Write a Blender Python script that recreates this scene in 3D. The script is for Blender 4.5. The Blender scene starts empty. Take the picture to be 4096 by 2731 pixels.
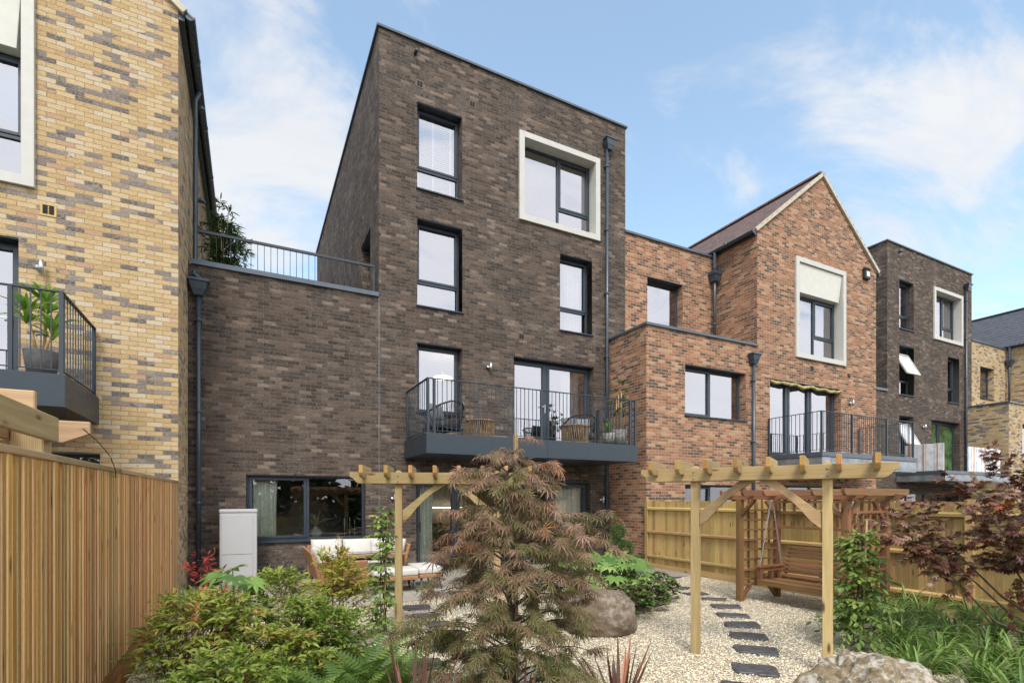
import bpy, math, random
import numpy as np
from mathutils import Vector, Matrix
S = bpy.context.scene
COL = S.collection
rng = np.random.default_rng(7)
random.seed(7)
R = math.radians

# ------------------------------------------------------------------ camera
cam = bpy.data.cameras.new('camera'); CAM = bpy.data.objects.new('camera', cam); COL.objects.link(CAM)
CAM.location = (0, 0, 1.68); CAM.rotation_euler = (R(90), 0, -math.atan(1050/2064))
cam.sensor_width = 36; cam.lens = 36*2064/4096; cam.shift_y = (2000-1365.5)/4096
cam.clip_start = 0.05; cam.clip_end = 2000
S.camera = CAM
# ------------------------------------------------------------------ world, sun, exposure
SUN_EL, SUN_AZ = 52, 205        # azimuth: compass-like, from +y clockwise
w = bpy.data.worlds.new('World'); S.world = w; w.use_nodes = True
nt = w.node_tree; N = nt.nodes; L = nt.links; N.clear()
def nd(t, **k):
    n = N.new(t)
    for a, b in k.items(): setattr(n, a, b)
    return n
def mth(op, a, b=None, c=None, clamp=False):
    n = nd('ShaderNodeMath', operation=op, use_clamp=clamp)
    for i, v in enumerate((a, b, c)):
        if v is None: continue
        if isinstance(v, (int, float)): n.inputs[i].default_value = v
        else: L.new(v, n.inputs[i])
    return n.outputs[0]
sky = nd('ShaderNodeTexSky', sky_type='NISHITA', sun_disc=False)
sky.sun_elevation = R(SUN_EL); sky.sun_rotation = R(SUN_AZ); sky.air_density = 1.0; sky.dust_density = 1.0; sky.ozone_density = 1.0
bg1 = nd('ShaderNodeBackground'); bg1.inputs[1].default_value = 0.14
skt = nd('ShaderNodeMix', data_type='RGBA', blend_type='MULTIPLY'); skt.inputs[0].default_value = 1; L.new(sky.outputs[0], skt.inputs[6]); skt.inputs[7].default_value = (.96, 1.03, .93, 1); L.new(skt.outputs[2], bg1.inputs[0])
tc = nd('ShaderNodeTexCoord'); sep = nd('ShaderNodeSeparateXYZ'); L.new(tc.outputs['Generated'], sep.inputs[0])
dx, dy, dz = sep.outputs
el = mth('MAXIMUM', dz, 0.0)
den = mth('ADD', el, 0.22)
cx, cy = mth('DIVIDE', dx, den), mth('DIVIDE', dy, den)
cmb = nd('ShaderNodeCombineXYZ'); L.new(cx, cmb.inputs[0]); L.new(cy, cmb.inputs[1])
mp = nd('ShaderNodeMapping'); L.new(cmb.outputs[0], mp.inputs[0]); mp.inputs['Rotation'].default_value = (0, 0, R(-25)); mp.inputs['Scale'].default_value = (1.0, 1.7, 1)
mp.inputs['Location'].default_value = (3.1, 1.4, 0)
n1 = nd('ShaderNodeTexNoise'); n1.inputs['Scale'].default_value = 1.9; n1.inputs['Detail'].default_value = 12; n1.inputs['Roughness'].default_value = .60; n1.inputs['Distortion'].default_value = .55
L.new(mp.outputs[0], n1.inputs['Vector'])
def lobe(px, py, width, amp):       # a bank of cloud round a sky direction
    A = math.atan(1050/2064); u = (px-2048)/2064; v = (2000-py)/2064
    d = Vector((math.cos(A)*u+math.sin(A), -math.sin(A)*u+math.cos(A), v)).normalized()
    vn = nd('ShaderNodeVectorMath', operation='DOT_PRODUCT'); L.new(tc.outputs['Generated'], vn.inputs[0]); vn.inputs[1].default_value = d
    c0 = math.cos(R(width))
    f = nd('ShaderNodeMapRange', interpolation_type='SMOOTHSTEP'); L.new(vn.outputs['Value'], f.inputs[0])
    f.inputs[1].default_value = c0; f.inputs[2].default_value = 1; f.inputs[3].default_value = 0; f.inputs[4].default_value = amp
    return f.outputs[0]
tot = mth('MULTIPLY_ADD', mth('SUBTRACT', n1.outputs[0], .5), 3.1, 0)
for a in ((1000, 420, 13, .22), (1050, 850, 16, .3), (3950, 520, 11, .10), (3650, 80, 11, .12), (950, 180, 9, .25), (1480, 60, 12, .18), (2900, 150, 14, .12), (2250, 250, 20, -.15), (3050, 330, 13, -.1)):
    tot = mth('ADD', tot, lobe(*a))
low = nd('ShaderNodeMapRange', interpolation_type='SMOOTHSTEP'); L.new(dz, low.inputs[0])
low.inputs[1].default_value = .44; low.inputs[2].default_value = .03; low.inputs[3].default_value = 0; low.inputs[4].default_value = .85
tot = mth('ADD', tot, low.outputs[0])
back = nd('ShaderNodeMapRange', interpolation_type='SMOOTHSTEP'); L.new(dy, back.inputs[0])
back.inputs[1].default_value = .25; back.inputs[2].default_value = -.35; back.inputs[3].default_value = 0; back.inputs[4].default_value = .55
tot = mth('ADD', tot, back.outputs[0])
msk = nd('ShaderNodeMapRange', interpolation_type='SMOOTHSTEP'); L.new(tot, msk.inputs[0])
msk.inputs[1].default_value = -.02; msk.inputs[2].default_value = .70; msk.inputs[3].default_value = 0.13; msk.inputs[4].default_value = .97
n2 = nd('ShaderNodeTexNoise'); n2.inputs['Scale'].default_value = 2.2; n2.inputs['Detail'].default_value = 5; L.new(mp.outputs[0], n2.inputs['Vector'])
cr = nd('ShaderNodeMapRange'); L.new(n2.outputs[0], cr.inputs[0]); cr.inputs[1].default_value = .3; cr.inputs[2].default_value = .7; cr.inputs[3].default_value = .62; cr.inputs[4].default_value = 1.0
cc = nd('ShaderNodeMix', data_type='RGBA'); cc.inputs[6].default_value = (.74, .78, .86, 1); cc.inputs[7].default_value = (.94, .95, .97, 1); L.new(cr.outputs[0], cc.inputs[0])
bg2 = nd('ShaderNodeBackground'); L.new(cc.outputs[2], bg2.inputs[0]); L.new(mth('MULTIPLY_ADD', back.outputs[0], .85, .40), bg2.inputs[1])
mx = nd('ShaderNodeMixShader'); L.new(msk.outputs[0], mx.inputs[0]); L.new(bg1.outputs[0], mx.inputs[1]); L.new(bg2.outputs[0], mx.inputs[2])
wo = nd('ShaderNodeOutputWorld'); L.new(mx.outputs[0], wo.inputs[0])

sl = bpy.data.lights.new('sun', 'SUN'); sl.energy = 1.3; sl.angle = R(16); sl.color = (1, .95, .87)
SUN = bpy.data.objects.new('sun', sl); COL.objects.link(SUN)
az = R(SUN_AZ); e = R(SUN_EL); sd = Vector((math.sin(az)*math.cos(e), math.cos(az)*math.cos(e), math.sin(e)))
SUN.rotation_euler = sd.to_track_quat('Z', 'Y').to_euler(); SUN.location = (0, 0, 30)
S.view_settings.view_transform = 'Standard'; S.view_settings.look = 'None'; S.view_settings.gamma = 1
S.view_settings.exposure = 1.3
S.render.filter_size = .85; S.cycles.max_bounces = 8; S.cycles.transparent_max_bounces = 24

# ------------------------------------------------------------------ scene helpers
def tag(o, label=None, cat=None, group=None, kind=None):
    for k, v in (('label', label), ('category', cat), ('group', group), ('kind', kind)):
        if v: o[k] = v
    return o
def thing(name, label, cat, loc=(0, 0, 0), group=None, rz=0):
    o = bpy.data.objects.new(name, None); COL.objects.link(o); o.location = loc; o.rotation_euler = (0, 0, rz)
    o.empty_display_size = .1
    return tag(o, label, cat, group)
def wloc(o):
    v = Vector((0, 0, 0))
    while o is not None: v += o.location; o = o.parent
    return v
def link(name, me, parent=None, loc=(0, 0, 0)):
    o = bpy.data.objects.new(name, me); COL.objects.link(o); o.location = loc
    if parent: o.parent = parent
    return o
def copy_tree(o, parent=None):
    c = o.copy(); COL.objects.link(c)
    if parent is not None: c.parent = parent
    for ch in list(o.children): copy_tree(ch, c)
    return c

class MB:                           # collects shapes; build() links them as one mesh object
    def __init__(s): s.v = []; s.f = []; s.uv = []; s.r = []; s.sm = []; s.mi = []; s.m = 0
    def add(s, vs, fs, r=None, smooth=False, uvs=None, flip=False):
        b = len(s.v); s.v.extend(tuple(p) for p in vs)
        r = random.random() if r is None else r
        ou, ov = r*37.0, r*91.0
        for k, f in enumerate(fs):
            s.f.append([b+i for i in f]); s.r.append(r); s.sm.append(smooth); s.mi.append(s.m)
            if uvs: s.uv.append([(a+ou, c+ov) for a, c in uvs[k]]); continue
            P = [Vector(vs[i]) for i in f]
            e0 = P[1]-P[0]; e1 = P[2]-P[1]
            if e1.length > e0.length: e0, e1 = e1, e0
            U = e0.normalized() if e0.length > 1e-9 else Vector((1, 0, 0))
            V = e1 - U*e1.dot(U); V = V.normalized() if V.length > 1e-9 else Vector((0, 0, 1))
            s.uv.append([((p-P[0]).dot(U)+ou, (p-P[0]).dot(V)+ov) for p in P])
        return s
    def quad(s, a, b, c, d, r=None): return s.add([a, b, c, d], [(0, 1, 2, 3)], r)
    def hexa(s, c, r=None): return s.add(c, [(0, 3, 2, 1), (4, 5, 6, 7), (0, 1, 5, 4), (1, 2, 6, 5), (2, 3, 7, 6), (3, 0, 4, 7)], r)
    def box(s, x0, x1, y0, y1, z0, z1, r=None):
        return s.hexa([(x0, y0, z0), (x1, y0, z0), (x1, y1, z0), (x0, y1, z0), (x0, y0, z1), (x1, y0, z1), (x1, y1, z1), (x0, y1, z1)], r)
    def bar(s, p0, p1, w, h, up=(0, 0, 1), r=None, taper=1):
        p0, p1 = Vector(p0), Vector(p1); d = (p1-p0).normalized(); u = Vector(up)
        sd_ = d.cross(u)
        if sd_.length < 1e-5: sd_ = d.cross(Vector((1, 0, 0)))
        sd_.normalize(); u = sd_.cross(d)
        q = lambda p, k: [p-sd_*w*k/2-u*h*k/2, p+sd_*w*k/2-u*h*k/2, p+sd_*w*k/2+u*h*k/2, p-sd_*w*k/2+u*h*k/2]
        return s.hexa(q(p0, 1)+q(p1, taper), r)
    def tube(s, pts, rad, n=8, r=None, smooth=True, caps=True):
        pts = [Vector(p) for p in pts]; m = len(pts)
        rad = [rad]*m if isinstance(rad, (int, float)) else rad
        vs = []; prev = None
        for i, p in enumerate(pts):
            d = (pts[min(i+1, m-1)]-pts[max(i-1, 0)]).normalized()
            a = d.cross(Vector((0, 0, 1))) if prev is None else prev - d*prev.dot(d)
            if a.length < 1e-4: a = d.cross(Vector((1, 0, 0)))
            a.normalize(); prev = a; b = d.cross(a)
            for k in range(n):
                t = 2*math.pi*k/n; vs.append(p+(a*math.cos(t)+b*math.sin(t))*rad[i])
        fs = [(i*n+k, i*n+(k+1) % n, (i+1)*n+(k+1) % n, (i+1)*n+k) for i in range(m-1) for k in range(n)]
        if caps: fs += [tuple(range(n-1, -1, -1)), tuple((m-1)*n+k for k in range(n))]
        return s.add(vs, fs, r, smooth)
    def lathe(s, prof, c=(0, 0, 0), n=24, r=None, smooth=True):
        vs = []; m = len(prof)
        for (q, z) in prof:
            for k in range(n): t = 2*math.pi*k/n; vs.append((c[0]+q*math.cos(t), c[1]+q*math.sin(t), c[2]+z))
        fs = [(i*n+k, i*n+(k+1) % n, (i+1)*n+(k+1) % n, (i+1)*n+k) for i in range(m-1) for k in range(n)]
        fs += [tuple(range(n-1, -1, -1)), tuple((m-1)*n+k for k in range(n))]
        return s.add(vs, fs, r, smooth)
    def prism(s, pts, o, ex, ey, ez, t, r=None):    # outline pts in (ex,ey), thickness t along ez
        o, ex, ey, ez = map(Vector, (o, ex, ey, ez)); n = len(pts)
        a = [o+ex*p[0]+ey*p[1] for p in pts]; b = [p+ez*t for p in a]
        fs = [tuple(range(n-1, -1, -1)), tuple(range(n, 2*n))]+[(i, (i+1) % n, n+(i+1) % n, n+i) for i in range(n)]
        r = random.random() if r is None else r
        uv = [[pts[i] for i in range(n-1, -1, -1)], [p for p in pts]]
        for i in range(n):
            p, q = pts[i], pts[(i+1) % n]; l = math.hypot(q[0]-p[0], q[1]-p[1]); k = p[0]*.7+p[1]*.3+i*.37; uv.append([(k, 0), (k+l, 0), (k+l, t), (k, t)] if l > t else [(0, k), (0, k+l), (t, k+l), (t, k)])
        return s.add(a+b, fs, r, False, uv)
    def build(s, name, mats, parent=None, bevel=0, local=False, recalc=True, subd=0, smooth_all=False):
        me = bpy.data.meshes.new(name)
        off = Vector((0, 0, 0)) if (local or parent is None) else wloc(parent)
        org = Vector((0, 0, 0))
        if parent is None and s.v:
            a = np.array(s.v); org = Vector(((a[:, 0].min()+a[:, 0].max())/2, (a[:, 1].min()+a[:, 1].max())/2, a[:, 2].min())); off = org
        me.from_pydata([tuple(Vector(p)-off) for p in s.v], [], s.f)
        uvl = me.uv_layers.new(name='UVMap')
        uvl.data.foreach_set('uv', np.array([c for f in s.uv for p in f for c in p], dtype=np.float32))
        at = me.attributes.new('rnd', 'FLOAT', 'FACE'); at.data.foreach_set('value', np.array(s.r, dtype=np.float32))
        me.polygons.foreach_set('use_smooth', [bool(x) or smooth_all for x in s.sm])
        for m_ in (mats if isinstance(mats, (list, tuple)) else [mats]): me.materials.append(m_)
        me.polygons.foreach_set('material_index', s.mi)
        me.update()
        if recalc:
            import bmesh
            bm = bmesh.new(); bm.from_mesh(me); bmesh.ops.recalc_face_normals(bm, faces=bm.faces); bm.to_mesh(me); bm.free()
        o = link(name, me, parent, org)
        if bevel:
            b = o.modifiers.new('bevel', 'BEVEL'); b.width = bevel; b.segments = 1; b.limit_method = 'ANGLE'; b.angle_limit = R(50)
        if subd:
            b = o.modifiers.new('sub', 'SUBSURF'); b.levels = subd; b.render_levels = subd
        return o

class FB:                           # foliage: many triangles through numpy
    def __init__(s): s.V = []; s.F = []; s.R = []; s.n = 0
    def tri(s, V, F, Rr):
        s.V.append(V); s.F.append(F+s.n); s.R.append(Rr); s.n += len(V)
    def scatter(s, tmpl, P, D, Nm, Sc, Rr):
        tv, tf = tmpl; P = np.asarray(P, float); n = len(P)
        if n == 0: return
        D = np.asarray(D, float); D = D/np.maximum(np.linalg.norm(D, axis=1, keepdims=True), 1e-9)
        Y = np.cross(np.asarray(Nm, float), D); Y = Y/np.maximum(np.linalg.norm(Y, axis=1, keepdims=True), 1e-9); Z = np.cross(D, Y)
        T = (tv[None, :, 0:1]*D[:, None]+tv[None, :, 1:2]*Y[:, None]+tv[None, :, 2:3]*Z[:, None])*np.asarray(Sc)[:, None, None]+P[:, None]
        F = (tf[None]+(np.arange(n)*len(tv))[:, None, None]).reshape(-1, 3)
        s.tri(T.reshape(-1, 3), F, np.repeat(np.asarray(Rr), len(tf)))
    def blade(s, pts, wid, side, r):        # a strip along pts with half widths wid, folded on its midrib
        pts = np.array(pts); m = len(pts); sd_ = np.asarray(side, float)/np.linalg.norm(side)
        wd = np.array(wid)[:, None]*sd_
        V = np.concatenate([pts+wd, pts-np.array([0, 0, 1])*np.array(wid)[:, None]*.35, pts-wd])
        F = []
        for i in range(m-1):
            for a, b in ((0, m), (m, 2*m)): F += [(a+i, a+i+1, b+i), (a+i+1, b+i+1, b+i)]
        s.tri(V, np.array(F), np.full(len(F), r))
    def build(s, name, mat, parent=None, smooth=False, local=False):
        V = np.concatenate(s.V); F = np.concatenate(s.F); Rr = np.concatenate(s.R)
        off = np.zeros(3) if (local or parent is None) else np.array(wloc(parent))
        org = np.zeros(3)
        if parent is None: org = np.array([(V[:, 0].min()+V[:, 0].max())/2, (V[:, 1].min()+V[:, 1].max())/2, V[:, 2].min()]); off = org
        me = bpy.data.meshes.new(name); me.vertices.add(len(V)); me.vertices.foreach_set('co', (V-off).astype(np.float32).ravel())
        me.loops.add(len(F)*3); me.loops.foreach_set('vertex_index', F.astype(np.int32).ravel())
        me.polygons.add(len(F)); me.polygons.foreach_set('loop_start', np.arange(len(F), dtype=np.int32)*3)
        me.polygons.foreach_set('loop_total', np.full(len(F), 3, dtype=np.int32))
        me.polygons.foreach_set('use_smooth', np.full(len(F), smooth))
        at = me.attributes.new('rnd', 'FLOAT', 'FACE'); at.data.foreach_set('value', Rr.astype(np.float32))
        me.materials.append(mat); me.update(calc_edges=True); me.validate()
        return link(name, me, parent, tuple(org))

# ------------------------------------------------------------------ materials
class MT:
    def __init__(s, name):
        s.m = bpy.data.materials.new(name); s.m.use_nodes = True; s.t = s.m.node_tree; s.b = s.t.nodes['Principled BSDF']; s.o = s.t.nodes['Material Output']
    def n(s, t, **k):
        x = s.t.nodes.new(t)
        for a, b in k.items():
            if a.startswith('i_'): x.inputs[a[2:].replace('_', ' ')].default_value = b
            else: setattr(x, a, b)
        return x
    def l(s, a, b): s.t.links.new(a, b)
    def math(s, op, a, b=None, clamp=False):
        x = s.n('ShaderNodeMath', operation=op, use_clamp=clamp)
        for i, v in enumerate((a, b)):
            if v is None: continue
            if isinstance(v, (int, float)): x.inputs[i].default_value = v
            else: s.l(v, x.inputs[i])
        return x.outputs[0]
    def noise(s, vec, scale, detail=4, rough=.55, dist=0):
        x = s.n('ShaderNodeTexNoise'); x.inputs['Scale'].default_value = scale; x.inputs['Detail'].default_value = detail; x.inputs['Roughness'].default_value = rough; x.inputs['Distortion'].default_value = dist
        if vec is not None: s.l(vec, x.inputs['Vector'])
        return x.outputs[0]
    def ramp(s, fac, stops, const=False):
        x = s.n('ShaderNodeValToRGB'); cr_ = x.color_ramp
        cr_.interpolation = 'CONSTANT' if const else 'LINEAR'
        while len(cr_.elements) < len(stops): cr_.elements.new(.5)
        for e_, (p, c) in zip(cr_.elements, stops): e_.position = p; e_.color = (*c, 1) if len(c) == 3 else c
        s.l(fac, x.inputs[0]); return x.outputs[0]
    def mix(s, fac, a, b, mode='MIX'):
        x = s.n('ShaderNodeMix', data_type='RGBA', blend_type=mode)
        for i, v in ((0, fac), (6, a), (7, b)):
            if isinstance(v, (int, float)): x.inputs[i].default_value = v
            elif isinstance(v, tuple): x.inputs[i].default_value = (*v, 1)
            else: s.l(v, x.inputs[i])
        return x.outputs[2]
    def rng(s, v, a, b, c, d):
        x = s.n('ShaderNodeMapRange')
        for i, q in enumerate((a, b, c, d)): x.inputs[i+1].default_value = q
        s.l(v, x.inputs[0]); return x.outputs[0]
    def bump(s, h, strength=.5, dist=.01):
        x = s.n('ShaderNodeBump'); x.inputs['Strength'].default_value = strength; x.inputs['Distance'].default_value = dist; s.l(h, x.inputs['Height']); s.l(x.outputs[0], s.b.inputs['Normal'])
    def col(s, c):
        if isinstance(c, tuple): s.b.inputs['Base Color'].default_value = (*c, 1)
        else: s.l(c, s.b.inputs['Base Color'])
        return s
    def rough(s, v):
        if isinstance(v, (int, float)): s.b.inputs['Roughness'].default_value = v
        else: s.l(v, s.b.inputs['Roughness'])
        return s
    def obj(s): return s.n('ShaderNodeTexCoord').outputs['Object']
    def uvc(s): return s.n('ShaderNodeTexCoord').outputs['UV']
    def rnd(s): return s.n('ShaderNodeAttribute', attribute_name='rnd').outputs['Fac']
    def scale(s, vec, sc):
        x = s.n('ShaderNodeMapping'); x.inputs['Scale'].default_value = sc; s.l(vec, x.inputs[0]); return x.outputs[0]

def plain(name, c, rough=.5, metal=0, var=.06, sc=6, spec=.5):
    m = MT(name); o = m.obj(); f = m.noise(o, sc, 5)
    d = tuple(x*(1-var*2.2) for x in c); b = tuple(min(1, x*(1+var)) for x in c)
    m.col(m.ramp(f, [(.3, d), (.7, b)])); m.b.inputs['Metallic'].default_value = metal; m.b.inputs['Specular IOR Level'].default_value = spec
    m.rough(m.rng(m.noise(o, sc*3, 3), .3, .7, max(0, rough-.06), min(1, rough+.08)))
    return m.m

def brick(name, stops, mortar, mcol2, stain=0.0, grit=1.0, bw=.225, bh=.075, ms=.010):
    m = MT(name); o = m.obj()
    sp = m.n('ShaderNodeSeparateXYZ'); m.l(o, sp.inputs[0])
    g = m.n('ShaderNodeNewGeometry'); sn = m.n('ShaderNodeSeparateXYZ'); m.l(g.outputs['True Normal'], sn.inputs[0])
    ax = m.math('GREATER_THAN', m.math('ABSOLUTE', sn.outputs[0]), .6); azz = m.math('GREATER_THAN', m.math('ABSOLUTE', sn.outputs[2]), .6)
    def sel(f, a, b):
        x = m.n('ShaderNodeMix', data_type='FLOAT'); m.l(f, x.inputs[0]); m.l(a, x.inputs[2]); m.l(b, x.inputs[3]); return x.outputs[0]
    U = sel(ax, sp.outputs[0], sp.outputs[1]); V = sel(azz, sp.outputs[2], sp.outputs[1])
    cb = m.n('ShaderNodeCombineXYZ'); m.l(U, cb.inputs[0]); m.l(V, cb.inputs[1]); vec = cb.outputs[0]
    wob = m.n('ShaderNodeVectorMath', operation='MULTIPLY_ADD'); nn = m.n('ShaderNodeTexNoise'); nn.inputs['Scale'].default_value = 16; nn.inputs['Detail'].default_value = 3; m.l(o, nn.inputs['Vector'])
    m.l(nn.outputs['Color'], wob.inputs[0]); wob.inputs[1].default_value = (.011*grit, .010*grit, 0); m.l(vec, wob.inputs[2])
    b = m.n('ShaderNodeTexBrick', offset=.5); b.inputs['Color1'].default_value = (0, 0, 0, 1); b.inputs['Color2'].default_value = (1, 1, 1, 1); b.inputs['Mortar'].default_value = (.5, .5, .5, 1)
    b.inputs['Scale'].default_value = 1; b.inputs['Mortar Size'].default_value = ms/2; b.inputs['Mortar Smooth'].default_value = .7; b.inputs['Bias'].default_value = 0
    b.inputs['Brick Width'].default_value = bw; b.inputs['Row Height'].default_value = bh
    m.l(wob.outputs[0], b.inputs['Vector'])
    big = m.noise(m.scale(o, (1, 1, 1.6)), 1.1, 4, .6)
    base = m.ramp(m.math('ADD', b.outputs['Color'], m.math('MULTIPLY', m.math('SUBTRACT', big, .5), .75 if stain else .25), True), stops, True)
    st = m.scale(o, (1, 1, 2.6))
    f1 = m.noise(st, 24, 5, .65)                     # faces torn and sanded within a brick
    base = m.mix(m.rng(f1, .42, .68, 0, .85), base, m.mix(.62, base, mcol2))
    f2 = m.noise(st, 55, 3, .6)
    base = m.mix(m.rng(f2, .50, .66, 0, .7), base, m.mix(1, base, (.28, .27, .27), 'MULTIPLY'))
    if stain:
        f3 = m.noise(m.scale(o, (1, 1, .55)), 1.7, 6, .65)
        sc_ = m.noise(m.scale(o, (1, 1, 2.2)), 17, 5, .7)          # salt bloom scuffed over the brick faces in patches
        base = m.mix(m.math('MULTIPLY', m.rng(f3, .50, .68, 0, 1), m.rng(sc_, .48, .66, 0, .75)), base, (.38, .34, .30))
        f4 = m.noise(m.scale(o, (1, 1, .6)), .8, 5, .6)
        base = m.mix(m.rng(f4, .5, .7, 0, .45), base, m.mix(1, base, (.45, .45, .47), 'MULTIPLY'))
    col = m.mix(b.outputs['Fac'], base, m.mix(m.noise(o, 9, 4), mortar, tuple(x*.72 for x in mortar)))
    m.col(col).rough(.9); m.b.inputs['Specular IOR Level'].default_value = .25
    h = m.math('SUBTRACT', m.math('ADD', m.math('MULTIPLY', f1, .42*grit), m.math('MULTIPLY', f2, .16*grit)), m.math('MULTIPLY', b.outputs['Fac'], 1.0))
    m.bump(h, 1.0, .022)
    return m.m

def wood(name, c0, c1, knot, scale=1.0, rough=.7, weather=None):
    m = MT(name); uv = m.uvc(); r = m.rnd()
    wv = m.noise(m.scale(uv, (1.3*scale, 26*scale, 1)), 1, 5, .6, .8)
    fine = m.noise(m.scale(uv, (4*scale, 160*scale, 1)), 1, 3, .5)
    wa = m.n('ShaderNodeTexWave', wave_type='RINGS', rings_direction='SPHERICAL'); wa.inputs['Scale'].default_value = 5; wa.inputs['Distortion'].default_value = 2.5; wa.inputs['Detail'].default_value = 2
    m.l(m.scale(uv, (.35, 6, 1)), wa.inputs['Vector'])
    g = m.math('ADD', m.math('MULTIPLY', wv, .55), m.math('ADD', m.math('MULTIPLY', fine, .25), m.math('MULTIPLY', wa.outputs['Fac'], .2)))
    col = m.ramp(g, [(.37, c1), (.62, c0)])
    hs = m.n('ShaderNodeHueSaturation'); m.l(col, hs.inputs['Color']); m.l(m.rng(r, 0, 1, .66, 1.26), hs.inputs['Value']); m.l(m.rng(m.math('FRACT', m.math('MULTIPLY', r, 7.3)), 0, 1, .485, .512), hs.inputs['Hue'])
    vo = m.n('ShaderNodeTexVoronoi', feature='F1'); vo.inputs['Scale'].default_value = 1; m.l(m.scale(uv, (2.6, 9, 1)), vo.inputs['Vector'])
    k = m.rng(vo.outputs['Distance'], .07, .19, .95, 0)
    col = m.mix(k, hs.outputs[0], knot)
    if weather: col = m.mix(m.rng(m.noise(m.scale(uv, (1.2, 5, 1)), 1, 4), .5, .72, 0, weather), col, tuple(x*.55 for x in c1))
    m.col(col).rough(rough); m.b.inputs['Specular IOR Level'].default_value = .3
    m.bump(m.math('ADD', g, m.math('MULTIPLY', k, -.4)), .35, .004)
    return m.m

def leafmat(name, stops, rough=.45, trans=.28, spec=.4):
    m = MT(name); r = m.rnd(); f = m.noise(m.obj(), 30, 3)
    c = m.ramp(m.math('ADD', r, m.math('MULTIPLY', m.math('SUBTRACT', f, .5), .16), True), stops)
    m.col(c).rough(rough); m.b.inputs['Specular IOR Level'].default_value = spec
    t = m.n('ShaderNodeBsdfTranslucent'); m.l(c, t.inputs[0]); x = m.n('ShaderNodeMixShader'); x.inputs[0].default_value = trans
    m.l(m.b.outputs[0], x.inputs[1]); m.l(t.outputs[0], x.inputs[2]); m.l(x.outputs[0], m.o.inputs[0])
    return m.m

def glassmat(name, refl=.5, tint=(.55, .6, .6)):
    m = MT(name); m.t.nodes.remove(m.b)
    g = m.n('ShaderNodeBsdfGlossy'); g.inputs['Roughness'].default_value = .0; g.inputs['Color'].default_value = (.93, .92, .97, 1)
    nz = m.noise(m.obj(), .9, 2); bp = m.n('ShaderNodeBump'); bp.inputs['Strength'].default_value = .06; bp.inputs['Distance'].default_value = .02; m.l(nz, bp.inputs['Height']); m.l(bp.outputs[0], g.inputs['Normal'])
    t = m.n('ShaderNodeBsdfTransparent'); t.inputs[0].default_value = (*tint, 1)
    fr = m.n('ShaderNodeFresnel'); fr.inputs[0].default_value = 1.5
    x = m.n('ShaderNodeMixShader'); m.l(m.rng(fr.outputs[0], .04, 1, refl, 1), x.inputs[0]); m.l(t.outputs[0], x.inputs[1]); m.l(g.outputs[0], x.inputs[2]); m.l(x.outputs[0], m.o.inputs[0])
    return m.m

M = {}
M['brick_dark'] = brick('brown_black_brick', [(0, (.018, .016, .016)), (.18, (.036, .029, .027)), (.38, (.060, .045, .038)), (.58, (.080, .058, .047)), (.75, (.102, .071, .055)), (.88, (.145, .102, .077)), (.97, (.20, .155, .125))], (.26, .225, .19), (.25, .19, .145), .16, 1.5, ms=.012)
M['brick_yellow'] = brick('yellow_stock_brick', [(0, (.44, .29, .125)), (.20, (.49, .34, .16)), (.42, (.53, .39, .21)), (.60, (.53, .43, .30)), (.72, (.22, .18, .16)), (.80, (.085, .075, .078)), (.88, (.16, .135, .13)), (.95, (.42, .25, .14))], (.52, .41, .23), (.52, .45, .36), 0, 1.0)
M['brick_orange'] = brick('orange_red_brick', [(0, (.055, .036, .033)), (.16, (.15, .072, .05)), (.30, (.26, .105, .058)), (.48, (.32, .135, .072)), (.64, (.38, .19, .11)), (.80, (.44, .26, .165)), (.92, (.20, .10, .07))], (.64, .54, .38), (.44, .29, .19), 0, .8, ms=.015)
M['metal'] = plain('anthracite_metal', (.024, .036, .050), .38, .0, .05)
M['pipe'] = plain('anthracite_pipe', (.042, .060, .080), .30, .0, .05)
M['frame'] = plain('window_frame_grey', (.026, .038, .054), .42)
M['flash'] = plain('grey_coping', (.085, .105, .13), .35, .3)
M['white'] = plain('white_surround', (.47, .465, .43), .5, 0, .03)
M['panel'] = plain('cream_panel', (.55, .545, .49), .45, 0, .03)
M['glass'] = glassmat('window_glass', .40, (.7, .74, .76))
M['glass_mid'] = glassmat('blind_window_glass', .38, (.8, .82, .84))
M['glass_low'] = glassmat('clear_window_glass', .16, (.93, .95, .93))
M['plaster'] = plain('interior_plaster', (.50, .48, .44), .9)
M['dark'] = plain('dark_void', (.01, .01, .012), .8)
M['blind'] = plain('white_blind', (.85, .85, .87), .6, 0, .02)
M['curtain'] = plain('sage_curtain', (.70, .74, .63), .9, 0, .08, 14)
M['sheer'] = plain('cream_curtain', (.80, .78, .70), .9, 0, .06, 14)
M['galv'] = plain('galvanised_steel', (.30, .33, .36), .42, .6, .2, 3)
M['steel'] = plain('brushed_steel', (.55, .55, .55), .3, .9)
M['tile_red'] = plain('brown_roof_tile', (.19, .125, .11), .75, 0, .2, 5)
M['tile_grey'] = plain('grey_roof_tile', (.075, .078, .09), .55, 0, .15, 5)
M['verge'] = plain('cream_verge', (.46, .42, .33), .7)
M['airbrick'] = plain('terracotta_airbrick', (.13, .075, .055), .8)
M['airdark'] = plain('brown_airbrick', (.12, .095, .08), .8)
M['airbuff'] = plain('buff_airbrick', (.50, .34, .13), .8)
M['foam'] = plain('yellow_insulation', (.40, .34, .13), .6, 0, .25, 8)
M['film'] = plain('green_film', (.075, .14, .05), .12, 0, .6, 1.5)
M['wrap'] = plain('white_wrap', (.66, .68, .72), .35, 0, .15, 4)
M['tape'] = plain('orange_tape', (.52, .28, .12), .5)
M['plastic'] = plain('light_grey_cabinet', (.43, .435, .445), .42, 0, .02, 2)
M['brass'] = plain('brass', (.5, .33, .10), .35, .9)
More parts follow.
